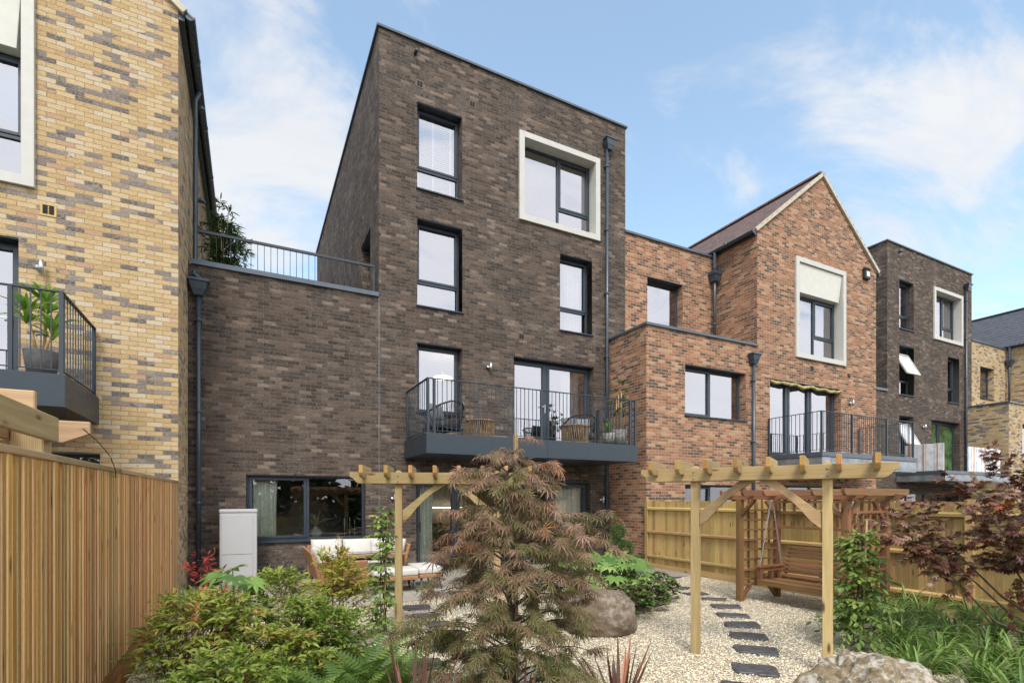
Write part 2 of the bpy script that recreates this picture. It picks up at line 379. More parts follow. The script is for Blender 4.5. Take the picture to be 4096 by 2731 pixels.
M['pine'] = wood('pale_green_pine', (.53, .40, .205), (.35, .24, .10), (.10, .055, .022), weather=.4)
M['endgrain'] = wood('pine_end_grain', (.55, .31, .09), (.36, .18, .05), (.2, .1, .03), 2.0)
M['board'] = wood('fence_board_pine', (.54, .385, .160), (.37, .245, .085), (.14, .075, .026), 1.3, weather=.3)
M['batten'] = wood('orange_pine_batten', (.60, .29, .068), (.32, .14, .03), (.07, .03, .01), 1.0, weather=.35)
M['edge'] = wood('pale_batten_side', (.90, .70, .42), (.70, .48, .24), (.25, .14, .06), 1.0)  # paler wood tone, set on the side faces of the slatted fence battens
M['cap'] = wood('weathered_cap', (.42, .31, .18), (.26, .17, .085), (.12, .07, .03))
M['brown'] = wood('brown_stained_wood', (.29, .150, .068), (.155, .074, .032), (.06, .026, .010), 1.0, .6)
M['greywood'] = wood('weathered_beam', (.46, .335, .19), (.30, .20, .10), (.12, .07, .03))
M['bamboo'] = plain('bamboo_cane', (.48, .33, .16), .6, 0, .15, 12)
M['tan'] = plain('tan_slats', (.27, .175, .085), .7, 0, .2, 14)
M['bark'] = plain('dark_bark', (.075, .06, .048), .9, 0, .3, 20)
M['barkg'] = plain('grey_green_bark', (.12, .10, .065), .8, 0, .3, 20)
M['stem'] = plain('red_stem', (.16, .055, .035), .7, 0, .2, 20)
M['gstem'] = plain('green_stem', (.16, .22, .06), .6, 0, .2, 20)
M['pot'] = plain('charcoal_pot', (.055, .055, .055), .75, 0, .15, 20)
M['potg'] = plain('grey_stone_pot', (.24, .23, .21), .85, 0, .3, 16)
M['cushion'] = plain('cream_cushion', (.55, .53, .49), .95, 0, .05, 8)
M['gcush'] = plain('grey_cushion', (.13, .135, .15), .95, 0, .1, 8)
M['rope'] = plain('black_rope', (.016, .017, .02), .7)
M['chain'] = plain('silver_chain', (.55, .57, .60), .35, .8)
M['blackglass'] = plain('black_glass_top', (.012, .014, .017), .05)
M['leg'] = plain('slate_grey_leg', (.05, .057, .068), .4)
M['vase'] = plain('pale_green_vase', (.52, .56, .44), .4)
M['candle'] = plain('aqua_candle', (.30, .58, .55), .5)
def emis(name, c, s):
    m = MT(name); m.col(c); m.b.inputs['Emission Color'].default_value = (*c, 1); m.b.inputs['Emission Strength'].default_value = s; return m.m
M['lamp'] = emis('warm_lamp', (1, .86, .62), 2.2)
def rattan():
    m = MT('tan_rattan'); uv = m.uvc()
    b = m.n('ShaderNodeTexBrick', offset=.5); b.inputs['Color1'].default_value = (.44, .215, .095, 1); b.inputs['Color2'].default_value = (.55, .29, .14, 1); b.inputs['Mortar'].default_value = (.16, .07, .03, 1)
    b.inputs['Scale'].default_value = 1; b.inputs['Brick Width'].default_value = .034; b.inputs['Row Height'].default_value = .013; b.inputs['Mortar Size'].default_value = .0022; m.l(uv, b.inputs['Vector'])
    m.col(b.outputs['Color']).rough(.6); m.bump(m.math('SUBTRACT', 1.0, b.outputs['Fac']), .7, .005); return m.m
M['rattan'] = rattan()
def slab():
    m = MT('sandstone_paving'); o = m.obj()
    b = m.n('ShaderNodeTexBrick', offset=.5); b.inputs['Color1'].default_value = (.27, .245, .205, 1); b.inputs['Color2'].default_value = (.36, .33, .28, 1); b.inputs['Mortar'].default_value = (.15, .135, .115, 1)
    b.inputs['Scale'].default_value = 1; b.inputs['Brick Width'].default_value = .9; b.inputs['Row Height'].default_value = .6; b.inputs['Mortar Size'].default_value = .006; m.l(o, b.inputs['Vector'])
    c = m.mix(m.rng(m.noise(o, 3, 6), .35, .7, 0, .5), b.outputs['Color'], (.22, .20, .165)); m.col(c).rough(.75); m.bump(m.math('SUBTRACT', m.noise(o, 40, 4), m.math('MULTIPLY', b.outputs['Fac'], 2)), .4, .004); return m.m
M['slab'] = slab()
def gravelbase():
    m = MT('cream_gravel_bed'); o = m.obj(); o2 = m.scale(o, (1, 1, .2))
    v = m.n('ShaderNodeTexVoronoi', feature='F1'); v.inputs['Scale'].default_value = 55; m.l(o2, v.inputs['Vector'])
    v2 = m.n('ShaderNodeTexVoronoi', feature='DISTANCE_TO_EDGE'); v2.inputs['Scale'].default_value = 55; m.l(o2, v2.inputs['Vector'])
    sp = m.n('ShaderNodeSeparateColor'); m.l(v.outputs['Color'], sp.inputs[0])
    c = m.ramp(sp.outputs[0], [(0, (.30, .25, .18)), (.3, (.50, .43, .32)), (.6, (.62, .56, .45)), (.85, (.70, .65, .55)), (1, (.45, .36, .22))])
    c = m.mix(m.rng(v2.outputs['Distance'], 0, .12, .8, 0), c, (.16, .12, .08))
    c = m.mix(m.rng(m.noise(o, 1.2, 5), .4, .7, 0, .35), c, (.45, .36, .24))
    m.col(c).rough(.9); m.bump(v2.outputs['Distance'], .9, .03); return m.m
M['gravel'] = gravelbase()
def pebble():
    m = MT('cream_gravel'); r = m.rnd()
    m.col(m.ramp(r, [(0, (.40, .30, .18)), (.1, (.58, .47, .29)), (.35, (.73, .63, .45)), (.7, (.82, .75, .59)), (.93, (.86, .81, .70)), (1, (.56, .40, .2))])).rough(.85); return m.m
M['pebble'] = pebble()
def slate():
    m = MT('dark_slate'); o = m.obj(); f = m.noise(m.scale(o, (1, 2.4, 6)), 7, 6, .6)
    m.col(m.ramp(f, [(.3, (.036, .036, .038)), (.55, (.075, .075, .08)), (.75, (.14, .14, .145))])).rough(m.rng(f, .3, .7, .35, .6)); m.bump(f, .6, .012); return m.m
M['slate'] = slate()
def rock(name, a, b, c, lichen, moss):
    m = MT(name); o = m.obj(); f = m.noise(m.scale(o, (1, 1, 1.8)), 4, 9, .62, .3); g = m.noise(o, 22, 6, .7)
    col = m.ramp(f, [(.3, a), (.5, b), (.72, c)])
    col = m.mix(m.rng(m.math('ADD', m.math('MULTIPLY', g, .6), m.math('MULTIPLY', m.noise(o, 5, 4), .4)), .50, .57, 0, lichen), col, (.66, .65, .61))
    h = m.noise(o, 7, 5, .6); col = m.mix(m.rng(h, .58, .66, 0, moss), col, (.085, .075, .018))
    k = m.noise(o, 13, 4, .6); col = m.mix(m.rng(k, .56, .66, 0, .6), col, (.055, .048, .036))
    m.col(col).rough(.9); m.bump(m.math('ADD', f, m.math('MULTIPLY', g, .45)), .65, .03); return m.m
M['boulder'] = rock('brown_boulder', (.085, .058, .036), (.17, .125, .085), (.28, .225, .165), .2, .0)
M['rock'] = rock('lichen_rock', (.095, .066, .032), (.215, .16, .09), (.33, .265, .18), .45, .9)
def groundmat():
    m = MT('earth_ground'); o = m.obj(); f = m.noise(o, .6, 6)
    m.col(m.ramp(f, [(.3, (.09, .085, .05)), (.7, (.16, .14, .09))])).rough(.95); return m.m
M['ground'] = groundmat()
M['lf_maple'] = leafmat('bronze_maple_leaf', [(0, (.12, .14, .04)), (.22, (.20, .195, .07)), (.42, (.20, .145, .075)), (.60, (.28, .18, .11)), (.76, (.36, .22, .15)), (.9, (.44, .26, .19)), (1, (.48, .22, .08))], .5, .35)
M['lf_red'] = leafmat('purple_maple_leaf', [(0, (.075, .035, .03)), (.22, (.16, .058, .042)), (.40, (.24, .10, .07)), (.56, (.20, .15, .05)), (.72, (.33, .19, .14)), (.86, (.29, .19, .06)), (.94, (.46, .08, .05)), (1, (.46, .22, .07))], .4, .25)
M['lf_nandina'] = leafmat('nandina_leaf', [(0, (.085, .155, .028)), (.28, (.17, .27, .045)), (.55, (.31, .38, .07)), (.76, (.46, .43, .10)), (.9, (.50, .26, .10)), (1, (.48, .11, .07))], .4, .42)
M['lf_gold'] = leafmat('golden_nandina_leaf', [(0, (.16, .21, .04)), (.4, (.36, .35, .07)), (.75, (.54, .43, .09)), (1, (.46, .25, .08))], .4, .35)
M['lf_crimson'] = leafmat('crimson_leaf', [(0, (.20, .03, .025)), (.5, (.42, .05, .045)), (.85, (.50, .10, .08)), (1, (.14, .14, .04))], .4, .35)
M['lf_fern'] = leafmat('fern_leaf', [(0, (.075, .145, .032)), (.5, (.14, .235, .05)), (1, (.27, .35, .08))], .5, .3)
M['lf_fatsia'] = leafmat('fatsia_leaf', [(0, (.085, .165, .038)), (.5, (.145, .265, .052)), (.85, (.23, .35, .075)), (1, (.34, .44, .12))], .33, .25, .5)
M['lf_climb'] = leafmat('climber_leaf', [(0, (.12, .21, .055)), (.45, (.24, .34, .085)), (.85, (.42, .48, .13)), (1, (.50, .44, .12))], .42, .35)
M['lf_lily'] = leafmat('daylily_blade', [(0, (.085, .165, .035)), (.5, (.15, .255, .055)), (1, (.30, .39, .11))], .45, .3)
M['lf_phorm'] = leafmat('bronze_blade', [(0, (.07, .05, .04)), (.5, (.15, .085, .065)), (.85, (.22, .10, .065)), (1, (.38, .14, .06))], .4, .2)
M['lf_skim'] = leafmat('skimmia_leaf', [(0, (.07, .14, .04)), (.6, (.14, .23, .06)), (.9, (.26, .31, .09)), (1, (.28, .14, .08))], .35, .2)
M['lf_bud'] = leafmat('red_bud', [(0, (.16, .03, .03)), (1, (.32, .08, .07))], .6, .1)
M['lf_topiary'] = leafmat('topiary_leaf', [(0, (.025, .075, .015)), (.6, (.06, .13, .025)), (1, (.12, .21, .04))], .5, .2)
M['lf_drac'] = leafmat('dracaena_leaf', [(0, (.10, .25, .03)), (.6, (.20, .38, .05)), (1, (.38, .50, .10))], .35, .35)
M['lf_bamboo'] = leafmat('bamboo_leaf', [(0, (.045, .09, .025)), (.6, (.09, .15, .04)), (1, (.19, .22, .06))], .45, .3)
M['lf_hedge'] = leafmat('dark_hedge_leaf', [(0, (.02, .035, .012)), (.6, (.035, .055, .018)), (1, (.06, .075, .022))], .6, .2)
M['lf_dry'] = leafmat('dry_flower', [(0, (.28, .15, .06)), (1, (.5, .36, .2))], .8, .2)
M['lf_palm'] = leafmat('dried_palm', [(0, (.16, .26, .16)), (.5, (.30, .38, .26)), (.7, (.40, .28, .13)), (1, (.5, .36, .2))], .7, .2)

# ------------------------------------------------------------------ the ground
def sheet(name, mat, x0, x1, y0, y1, z, kind='structure'):
    m = MB(); m.quad((x0, y0, z), (x1, y0, z), (x1, y1, z), (x0, y1, z)); return tag(m.build(name, mat, recalc=False), kind=kind)
sheet('ground', M['ground'], -600, 600, -600, 600, -.35)
sheet('gravel_bed', M['gravel'], -1.0, 8.84, -3, 8.4, 0)
m = MB(); m.box(-1.0, 8.84, 8.36, 11.58, -.3, .035); tag(m.build('patio', M['slab'], bevel=.006), kind='structure')

# ------------------------------------------------------------------ houses
def wall_front(m, x0, x1, z0, z1, y, holes, rev=.3, hd='x'):
    """brick sheet facing -y with openings (x0,x1,z0,z1) and their reveals"""
    xs = sorted({x0, x1, *[h[0] for h in holes], *[h[1] for h in holes]}); zs = sorted({z0, z1, *[h[2] for h in holes], *[h[3] for h in holes]})
    xs = [x for x in xs if x0 <= x <= x1]; zs = [z for z in zs if z0 <= z <= z1]
    for a, b in zip(xs, xs[1:]):
        for c, d in zip(zs, zs[1:]):
            mx_, mz_ = (a+b)/2, (c+d)/2
            if any(h[0] < mx_ < h[1] and h[2] < mz_ < h[3] for h in holes): continue
            m.quad((a, y, c), (b, y, c), (b, y, d), (a, y, d))
    for h in holes:
        if h[2] < z0 or h[3] > z1: continue
        a, b, c, d = h[:4]; Y = y+rev
        m.quad((a, y, c), (a, Y, c), (a, Y, d), (a, y, d)); m.quad((b, y, c), (b, y, d), (b, Y, d), (b, Y, c))
        m.quad((a, y, d), (a, Y, d), (b, Y, d), (b, y, d)); m.quad((a, y, c), (b, y, c), (b, Y, c), (a, Y, c))

def window(root, y, x0, x1, z0, z1, cols=(), rows=None, open_cells=(), rev=.22, sill=True, name='window', glass=None, fw=.055, lintel=True, blind=False, door=False, handle=None):
    """a metal-framed window set rev behind the brick face; rows[i] = transom heights of column i; open_cells = (col,row) with a casement frame"""
    yf = y+rev; m = MB(); glass = glass or M['glass']
    m.box(x0+.004, x0+fw, yf, yf+.07, z0, z1-.004); m.box(x1-fw, x1-.004, yf, yf+.07, z0, z1-.004)
    m.box(x0+fw, x1-fw, yf+.002, yf+.068, z1-fw, z1-.004); m.box(x0+fw, x1-fw, yf+.002, yf+.068, z0, z0+fw)
    if lintel: m.box(x0+.006, x1-.006, y+.012, yf+.004, z1-.022, z1-.003)
    edges = [x0+fw]+[c for c in cols]+[x1-fw]
    for c in cols: m.box(c-.03, c+.03, yf-.004, yf+.074, z0+fw, z1-fw)
    cells = []
    for i in range(len(edges)-1):
        a = edges[i]+(.03 if i else 0); b = edges[i+1]-(.03 if i < len(edges)-2 else 0)
        tz = sorted(rows[i]) if rows and rows[i] else []
        for t in tz: m.box(a, b, yf-.002, yf+.072, t-.03, t+.03)
        ze = [z0+fw]+tz+[z1-fw]
        for j in range(len(ze)-1):
            c = ze[j]+(.03 if j else 0); d = ze[j+1]-(.03 if j < len(ze)-2 else 0)
            cells.append((i, j, a, b, c, d))
    gl = []
    for i, j, a, b, c, d in cells:
        if (i, j) in open_cells:
            k = .05 if not door else .075
            m.box(a, a+k, yf-.018, yf+.05, c, d); m.box(b-k, b, yf-.018, yf+.05, c, d); m.box(a+k, b-k, yf-.016, yf+.048, d-k, d); m.box(a+k, b-k, yf-.016, yf+.048, c, c+k)
            gl.append((a+k, b-k, c+k, d-k))
        else: gl.append((a, b, c, d))
    fo = m.build(name, M['frame'], root, bevel=.004)
    for a, b, c, d in gl:
        g = MB(); g.quad((a-.005, yf+.032, c-.005), (b+.005, yf+.032, c-.005), (b+.005, yf+.032, d+.005), (a-.005, yf+.032, d+.005)); g.build('pane', glass, fo, recalc=False)
    if sill:
        s_ = MB(); s_.box(x0-.03, x1+.03, y-.045, yf+.01, z0-.03, z0+.002); s_.build('sill', M['metal'], fo, bevel=.004)
    if blind:
        bm_ = MB(); zz = z0+fw
        while zz < z1-fw-.12: bm_.add([(x0+fw, yf+.10, zz), (x1-fw, yf+.10, zz), (x1-fw, yf+.135, zz+.045), (x0+fw, yf+.135, zz+.045)], [(0, 1, 2, 3)]); zz += .05
        for t in (.06, .42, .86): xx = x0+fw+(x1-x0-2*fw)*t; bm_.box(xx-.02, xx+.02, yf+.088, yf+.093, z0+fw, z1-fw-.1)
        bm_.build('blind', M['blind'], fo)
    if handle:
        h = MB(); hx, hz = handle; h.box(hx-.018, hx+.018, yf-.032, yf-.018, hz-.11, hz+.11); h.bar((hx, yf-.05, hz+.05), (hx-.12, yf-.05, hz+.05), .02, .022); h.bar((hx, yf-.02, hz+.05), (hx, yf-.06, hz+.05), .02, .02)
        h.build('handle', M['steel'] if handle[1] > 2 else M['rope'], fo)
    return fo

def surround(root, y, x0, x1, z0, z1, bw=.15, proud=.06, depth=.26):
    """pale box frame round a window, splayed from the brick face back to the glass"""
    m = MB(); P = proud; a, b, c, d = x0, x1, z0, z1; yo = y-P; yb = y+depth
    o = [(a, yo, c), (b, yo, c), (b, yo, d), (a, yo, d)]; i = [(a+bw, yo, c+bw), (b-bw, yo, c+bw), (b-bw, yo, d-bw), (a+bw, yo, d-bw)]
    t = [(a+bw, yb, c+bw+.01), (b-bw-.0, yb, c+bw+.01), (b-bw-.0, yb, d-bw), (a+bw, yb, d-bw)]; bk = [(a, y+.05, c), (b, y+.05, c), (b, y+.05, d), (a, y+.05, d)]
    vs = o+i+t+bk; fs = []
    for k in range(4):
        l = (k+1) % 4; fs += [(k, l, 4+l, 4+k), (4+k, 4+l, 8+l, 8+k), (k, 12+k, 12+l, l)]
    m.add(vs, fs); return m.build('window_surround', M['white'], root, bevel=.005)

def downpipe(root, pts, r=.042, hopper=None, brackets=True, wally=None):
    m = MB(); m.tube(pts, r, 12)
    if brackets:
        z0, z1 = pts[-1][2], pts[0][2]; zz = z1-.5
        while zz > z0+.3: m.tube([(pts[-1][0], pts[-1][1], zz), (pts[-1][0], pts[-1][1], zz+.06)], r*1.18, 12); m.box(pts[-1][0]-r*1.5, pts[-1][0]+r*1.5, pts[-1][1]+.0, pts[-1][1]+r*1.6, zz+.01, zz+.05); zz -= 1.75
    o = m.build('downpipe', M['pipe'], root)
    if hopper:
        x, y, z = hopper; h = MB(); q = lambda w_, zz: [(x-w_, y-w_*.8, zz), (x+w_, y-w_*.8, zz), (x+w_, y+.06, zz), (x-w_, y+.06, zz)]
        for (w0, a), (w1, b) in (((.075, z-.30), (.115, z-.20)), ((.115, z-.20), (.16, z-.05)), ((.185, z-.05), (.185, z))): h.hexa(q(w0, a)+q(w1, b))
        h.build('hopper', M['pipe'], root, bevel=.006)
    return o

def vent(root, x, y, z, mat, s=.085, sub=True):
    m = MB(); m.box(x-s, x-s*.72, y-.008, y+.03, z-s, z+s); m.box(x+s*.72, x+s, y-.008, y+.03, z-s, z+s); m.box(x-s*.72, x+s*.72, y-.008, y+.03, z-s, z-s*.72); m.box(x-s*.72, x+s*.72, y-.008, y+.03, z+s*.72, z+s)
    m.box(x-.008, x+.008, y-.006, y+.02, z-s*.72, z+s*.72)
    o = m.build('air_vent', mat, root)
    g = MB(); g.box(x-s*.72, x+s*.72, y-.003, y+.012, z-s*.72, z+s*.72)
    for k in range(6): zz = z-s*.62+k*s*.24; g.box(x-s*.7, x+s*.7, y-.006, y-.0035, zz, zz+s*.08)
    g.build('grille', M['dark'], o); return o

def wall_light(root, x, y, z, left=True):
    m = MB(); m.tube([(x, y-.10, z-.1), (x, y-.10, z+.1)], .032, 14)
    m.tube([(x-(.05 if left else -.05), y, z), (x-(.05 if left else -.05), y-.06, z)], .035, 12); m.bar((x-(.05 if left else -.05), y-.055, z), (x, y-.09, z), .02, .03)
    return m.build('wall_light', M['steel'], root)

BALUSTER = None
def balcony(root, x0, x1, yf, yb, zb, zt, zr, posts, mat='metal', gap=.1, galv=False, rails=True, left=True):
    m = MB(); m.hexa([(x0, yf, zb), (x1, yf, zb), (x1, yb-.01, zb), (x0, yb-.01, zb), (x0, yf, zt), (x1, yf, zt), (x1, yb-.01, zt), (x0, yb-.01, zt)])
    bo = m.build('balcony', M['galv'] if galv else M['metal'], root, bevel=.006)
    sm_ = MB(); xs_ = x0+(x1-x0)*.52; sm_.box(xs_-.004, xs_+.004, yf-.003, yf+.002, zb+.01, zt-.01); sm_.build('fascia_seam', M['rope'], bo)
    if galv:
        m = MB(); m.box(x0-.02, x1+.02, yf-.02, yb-.01, zt+.004, zt+.13); m.build('deck_edge', M['flash'], bo, bevel=.006); zt = zt+.13
    if not rails: return bo
    i = .05; xa, xb, ya, ye = x0+i, x1-i, yf+i, yb-.04
    m = MB(); m.box(xa-.03, xb+.03, ya-.025, ya+.025, zr-.015, zr); m.box(xa-.025, xa+.025, ya+.025, ye, zr-.0145, zr-.0005); m.box(xb-.025, xb+.025, ya+.025, ye, zr-.0145, zr-.0005)
    m.build('handrail', M['metal'], bo)
    m = MB(); m.box(xa, xb, ya-.012, ya+.012, zt+.05, zt+.062); m.box(xa-.012, xa+.012, ya+.012, ye, zt+.05, zt+.062); m.box(xb-.012, xb+.012, ya+.012, ye, zt+.05, zt+.062); m.build('bottom_rail', M['metal'], bo)
    for p in posts+[(xa, ya), (xb, ya), (xa, ye-.03), (xb, ye-.03)]:
        px, py = p if isinstance(p, tuple) else (p, ya)
        m = MB(); m.box(px-.022, px+.022, py-.022, py+.022, zt, zr-.015); m.build('post', M['metal'], bo)
    me = None; n = int(round((xb-xa)/gap)); base = wloc(bo)
    spots = [(xa+(xb-xa)*k/n, ya) for k in range(1, n)]
    for xx in (xa, xb):
        k2 = int(round((ye-ya)/(gap*1.25))); spots += [(xx, ya+(ye-ya)*k/k2) for k in range(1, k2)]
    for k, (px, py) in enumerate(spots):
        if me is None:
            m = MB(); m.box(-.006, .006, -.006, .006, zt+.06-(zt), zr-.015-zt); me = m.build('baluster', M['metal'], bo, local=True); me.location = Vector((px, py, zt))-base
        else: o = me.copy(); COL.objects.link(o); o.location = Vector((px, py, zt))-base
    return bo

def room(root, x0, x1, y0, y1, floors):
    m = MB()
    for z0, z1 in floors:
        m.quad((x0, y0, z0), (x1, y0, z0), (x1, y1, z0), (x0, y1, z0)); m.quad((x0, y0, z1), (x1, y0, z1), (x1, y1, z1), (x0, y1, z1))
        m.quad((x0, y1, z0), (x1, y1, z0), (x1, y1, z1), (x0, y1, z1)); m.quad((x0, y0, z0), (x0, y1, z0), (x0, y1, z1), (x0, y0, z1)); m.quad((x1, y0, z0), (x1, y1, z0), (x1, y1, z1), (x1, y0, z1))
    return m.build('interior', M['plaster'], root, recalc=False)

def coping(m, p0, p1, w=.36, h=.055): m.bar(p0, p1, w, h)

def curtain(x0, x1, y, z0, z1, mat, label, folds=7, amp=.035):
    m = MB(); n = folds*8; vs = []
    for k in range(n+1):
        t = k/n; x = x0+(x1-x0)*t; a = amp*math.sin(t*folds*2*math.pi)+.4*amp*math.sin(t*folds*4.3+1)
        for j in range(6): q = j/5; vs.append((x+.015*math.sin(q*5+t*9), y+a*(.7+.4*(1-q)), z0+(z1-z0)*q))
    fs = [(k*6+j, (k+1)*6+j, (k+1)*6+j+1, k*6+j+1) for k in range(n) for j in range(5)]
    m.add(vs, fs, .5, True); o = m.build('curtain', mat, recalc=False)
    s_ = o.modifiers.new('s', 'SOLIDIFY'); s_.thickness = .004
    return tag(o, label, 'curtain')

def dark_house(X, dz, label, wing=True, detail=0):
    root = thing('terraced_house', label, 'house', (X+6, 11.6, dz), 'terraced houses in the row')
    x = lambda v: v+X
    z = lambda v: v+dz
    B0, B1, W0 = x(2.57), x(9.51), x(-1.05)
    H = 12.22
    holes = [(3.45, 4.56, 8.88, 10.88), (3.45, 4.56, 6.18, 8.2), (7.33, 8.36, 6.19, 8.22), (6.2, 8.49, 8.91, 10.95), (3.45, 4.56, 3.72, 5.33), (5.95, 8.42, 3.05, 5.32), (3.43, 8.3, .04, 2.16)]
    if detail == 0: holes.append((-.06, 2.28, .84, 2.2))
    hs = [(x(a), x(b), z(c), z(d)) for a, b, c, d in holes]
    m = MB(); zb = z(-1.0)
    wall_front(m, B0, B1, z(6.2), z(H), 11.6, hs)
    wall_front(m, W0 if wing else B0, B1, zb, z(6.2), 11.6, hs)
    yb = 23.4
    # side walls, back, roof; terrace door recess in the left side
    ry0, ry1, rz = 12.51, 13.67, 8.19
    for (a, b, c, d) in ((11.6, ry0, 5.7, H), (ry1, yb, 5.7, H), (ry0, ry1, rz, H), (11.6, yb, -1, 5.7)): m.quad((B0, a, z(c)), (B0, a, z(d)), (B0, b, z(d)), (B0, b, z(c)))
    D = B0+.9
    m.quad((B0, ry0, z(5.7)), (B0, ry0, z(rz)), (D, ry0, z(rz)), (D, ry0, z(5.7))); m.quad((B0, ry1, z(5.7)), (D, ry1, z(5.7)), (D, ry1, z(rz)), (B0, ry1, z(rz)))
    m.quad((B1, 11.6, zb), (B1, yb, zb), (B1, yb, z(H)), (B1, 11.6, z(H))); m.quad((B0, yb, zb), (B0, yb, z(H)), (B1, yb, z(H)), (B1, yb, zb))
    m.quad((B0, 11.6, z(H-.02)), (B1, 11.6, z(H-.02)), (B1, yb, z(H-.02)), (B0, yb, z(H-.02)))
    if wing:
        m.quad((W0, 11.6, z(-1)), (W0, 11.6, z(6.2)), (W0, 19, z(6.2)), (W0, 19, z(-1))); m.quad((W0, 19, zb), (W0, 19, z(5.8)), (B0, 19, z(5.8)), (B0, 19, zb))
        m.quad((W0, 11.9, z(6.2)), (B0, 11.9, z(6.2)), (B0, 11.9, z(5.8)), (W0, 11.9, z(5.8))); m.quad((W0, 11.6, z(6.2)), (B0, 11.6, z(6.2)), (B0, 11.9, z(6.2)), (W0, 11.9, z(6.2)))
    m.build('wall', M['brick_dark'], root, recalc=False)
    if wing:
        t = MB(); t.quad((W0, 11.9, z(5.8)), (B0, 11.9, z(5.8)), (B0, 19, z(5.8)), (W0, 19, z(5.8))); t.build('terrace_floor', M['slab'], root, recalc=False)
    d = MB(); d.box(D-.04, D, ry0+.01, ry1-.01, z(5.8), z(rz-.01)); d.box(B0+.02, D-.045, ry0+.006, ry1-.006, z(rz-.03), z(rz-.005)); d.build('terrace_door', M['frame'], root)
    room(root, B0+.31, B1-.31, 11.9, 16.5, [(z(.03), z(2.6)), (z(3.05), z(5.6)), (z(5.75), z(8.4)), (z(8.6), z(11.6))])
    if wing and detail == 0: room(root, W0+.3, B0+.28, 11.905, 16.5, [(z(.02), z(2.62))])
    c = MB(); o_ = .03
    c.box(B0-.05, B1+.05, 11.55, 11.90, z(H), z(H+.06)); c.box(B0-.05, B0+.30, 11.90, yb+.05, z(H+.001), z(H+.059)); c.box(B1-.30, B1+.05, 11.90, yb+.05, z(H+.001), z(H+.059)); c.box(B0+.3, B1-.3, yb-.3, yb+.05, z(H+.002), z(H+.058))
    c.build('coping', M['flash'], root, bevel=.006)
    if wing:
        c = MB(); c.box(W0+.05, B0-.002, 11.55, 11.93, z(6.2), z(6.30)); c.build('terrace_coping', M['flash'], root, bevel=.006)
    if detail == 0:
        g = MB(); g.bar((W0+.07, 11.75, z(6.93)), (B0-.06, 11.75, z(6.93)), .05, .05)
        n = 29
        for k in range(n): xx = W0+.1+(B0-W0-.2)*k/(n-1); g.tube([(xx, 11.75, z(6.29)), (xx, 11.75, z(6.91))], .006, 5)
        g.box(B0-.09, B0-.06, 11.735, 11.765, z(6.29), z(6.91)); g.box(W0+.09, W0+.12, 11.735, 11.765, z(6.29), z(6.91))
        g.build('terrace_railing', M['metal'], root)
        j = MB(); j.tube([(B0+.004, 11.598, z(0.03)), (B0+.004, 11.598, z(6.2))], .007, 5, smooth=False); j.build('movement_joint', M['galv'], root)
    Wn = lambda a, b, c_, d_, **k: window(root, 11.6, x(a), x(b), z(c_), z(d_), **k)
    if detail == 0:
        Wn(3.45, 4.56, 8.88, 10.88, rows=[[z(9.46)]], open_cells=[(0, 1)], blind=True, glass=M['glass_mid'])
        Wn(3.45, 4.56, 6.18, 8.2, rows=[[z(6.8)]], open_cells=[(0, 1)])
        Wn(7.33, 8.36, 6.19, 8.22, rows=[[z(6.82)]], open_cells=[(0, 1)])
        Wn(3.45, 4.56, 3.72, 5.33, open_cells=[(0, 0)])
        Wn(5.95, 8.42, 3.06, 5.32, cols=[x(7.02)], open_cells=[(0, 0), (1, 0)], door=True, sill=False, name='patio_door', handle=(x(6.97), z(4.1)))
        Wn(-.06, 2.28, .84, 2.2, cols=[x(1.1)], open_cells=[(0, 0)], glass=M['glass_low'], rev=.12)
        Wn(3.43, 8.3, .05, 2.16, cols=[x(4.44), x(5.85), x(7.15)], open_cells=[(0, 0), (1, 0), (2, 0), (3, 0)], door=True, sill=False, glass=M['glass_low'], name='patio_door', handle=(x(3.55), 1.05+dz), rev=.15)
    else:
        Wn(3.45, 4.56, 8.88, 10.88, rows=[[z(9.46)]], open_cells=[(0, 1)])
        for zz, zt_ in ((6.18, 8.2), (3.72, 5.33)):
            fo = Wn(3.45, 4.56, zz, zt_, rows=[[z(zz+.62)]])
            for ch in [c_ for c_ in fo.children if c_.name.startswith('pane')][1:]: bpy.data.objects.remove(ch)
            hx0, hx1, hz1, L_ = x(3.51), x(4.50), z(zt_-.30), 1.0
            ex, ez = (1, 0, 0), Vector((0, -.45, -.89)).normalized(); o = Vector((hx0, 11.8, hz1)); s_ = MB()
            wd = hx1-hx0; up = Vector((0, -.89, .45))
            for a, b in (((0, 0), (0, 1)), ((1, 0), (1, 1)), ((0, 0), (1, 0)), ((0, 1), (1, 1))):
                s_.bar(o+Vector((a[0]*wd, 0, 0))+ez*L_*a[1], o+Vector((b[0]*wd, 0, 0))+ez*L_*b[1], .055, .05, up)
            so = s_.build('open_sash', M['white'], fo)
            g = MB(); g.quad(o, o+Vector((wd, 0, 0)), o+Vector((wd, 0, 0))+ez*L_, o+ez*L_); g.build('open_sash_pane', M['wrap'], fo, recalc=False)
        Wn(7.33, 8.36, 6.19, 8.22, rows=[[z(6.82)]], open_cells=[(0, 1)])
        Wn(5.95, 8.42, 3.06, 5.32, cols=[x(7.02)], open_cells=[(0, 0), (1, 0)], door=True, sill=False, name='patio_door', glass=M['film'])
        Wn(3.43, 8.3, .05, 2.16, cols=[x(4.44), x(5.85), x(7.15)], glass=M['glass_low'], sill=False, name='patio_door')
    surround(root, 11.6, x(6.09), x(8.6), z(8.8), z(11.06))
    window(root, 11.6, x(6.24), x(8.45), z(8.95), z(10.91), cols=[x(7.42)], rows=[[], [z(9.52)]], open_cells=[(1, 1)], rev=.26, sill=False, lintel=False)
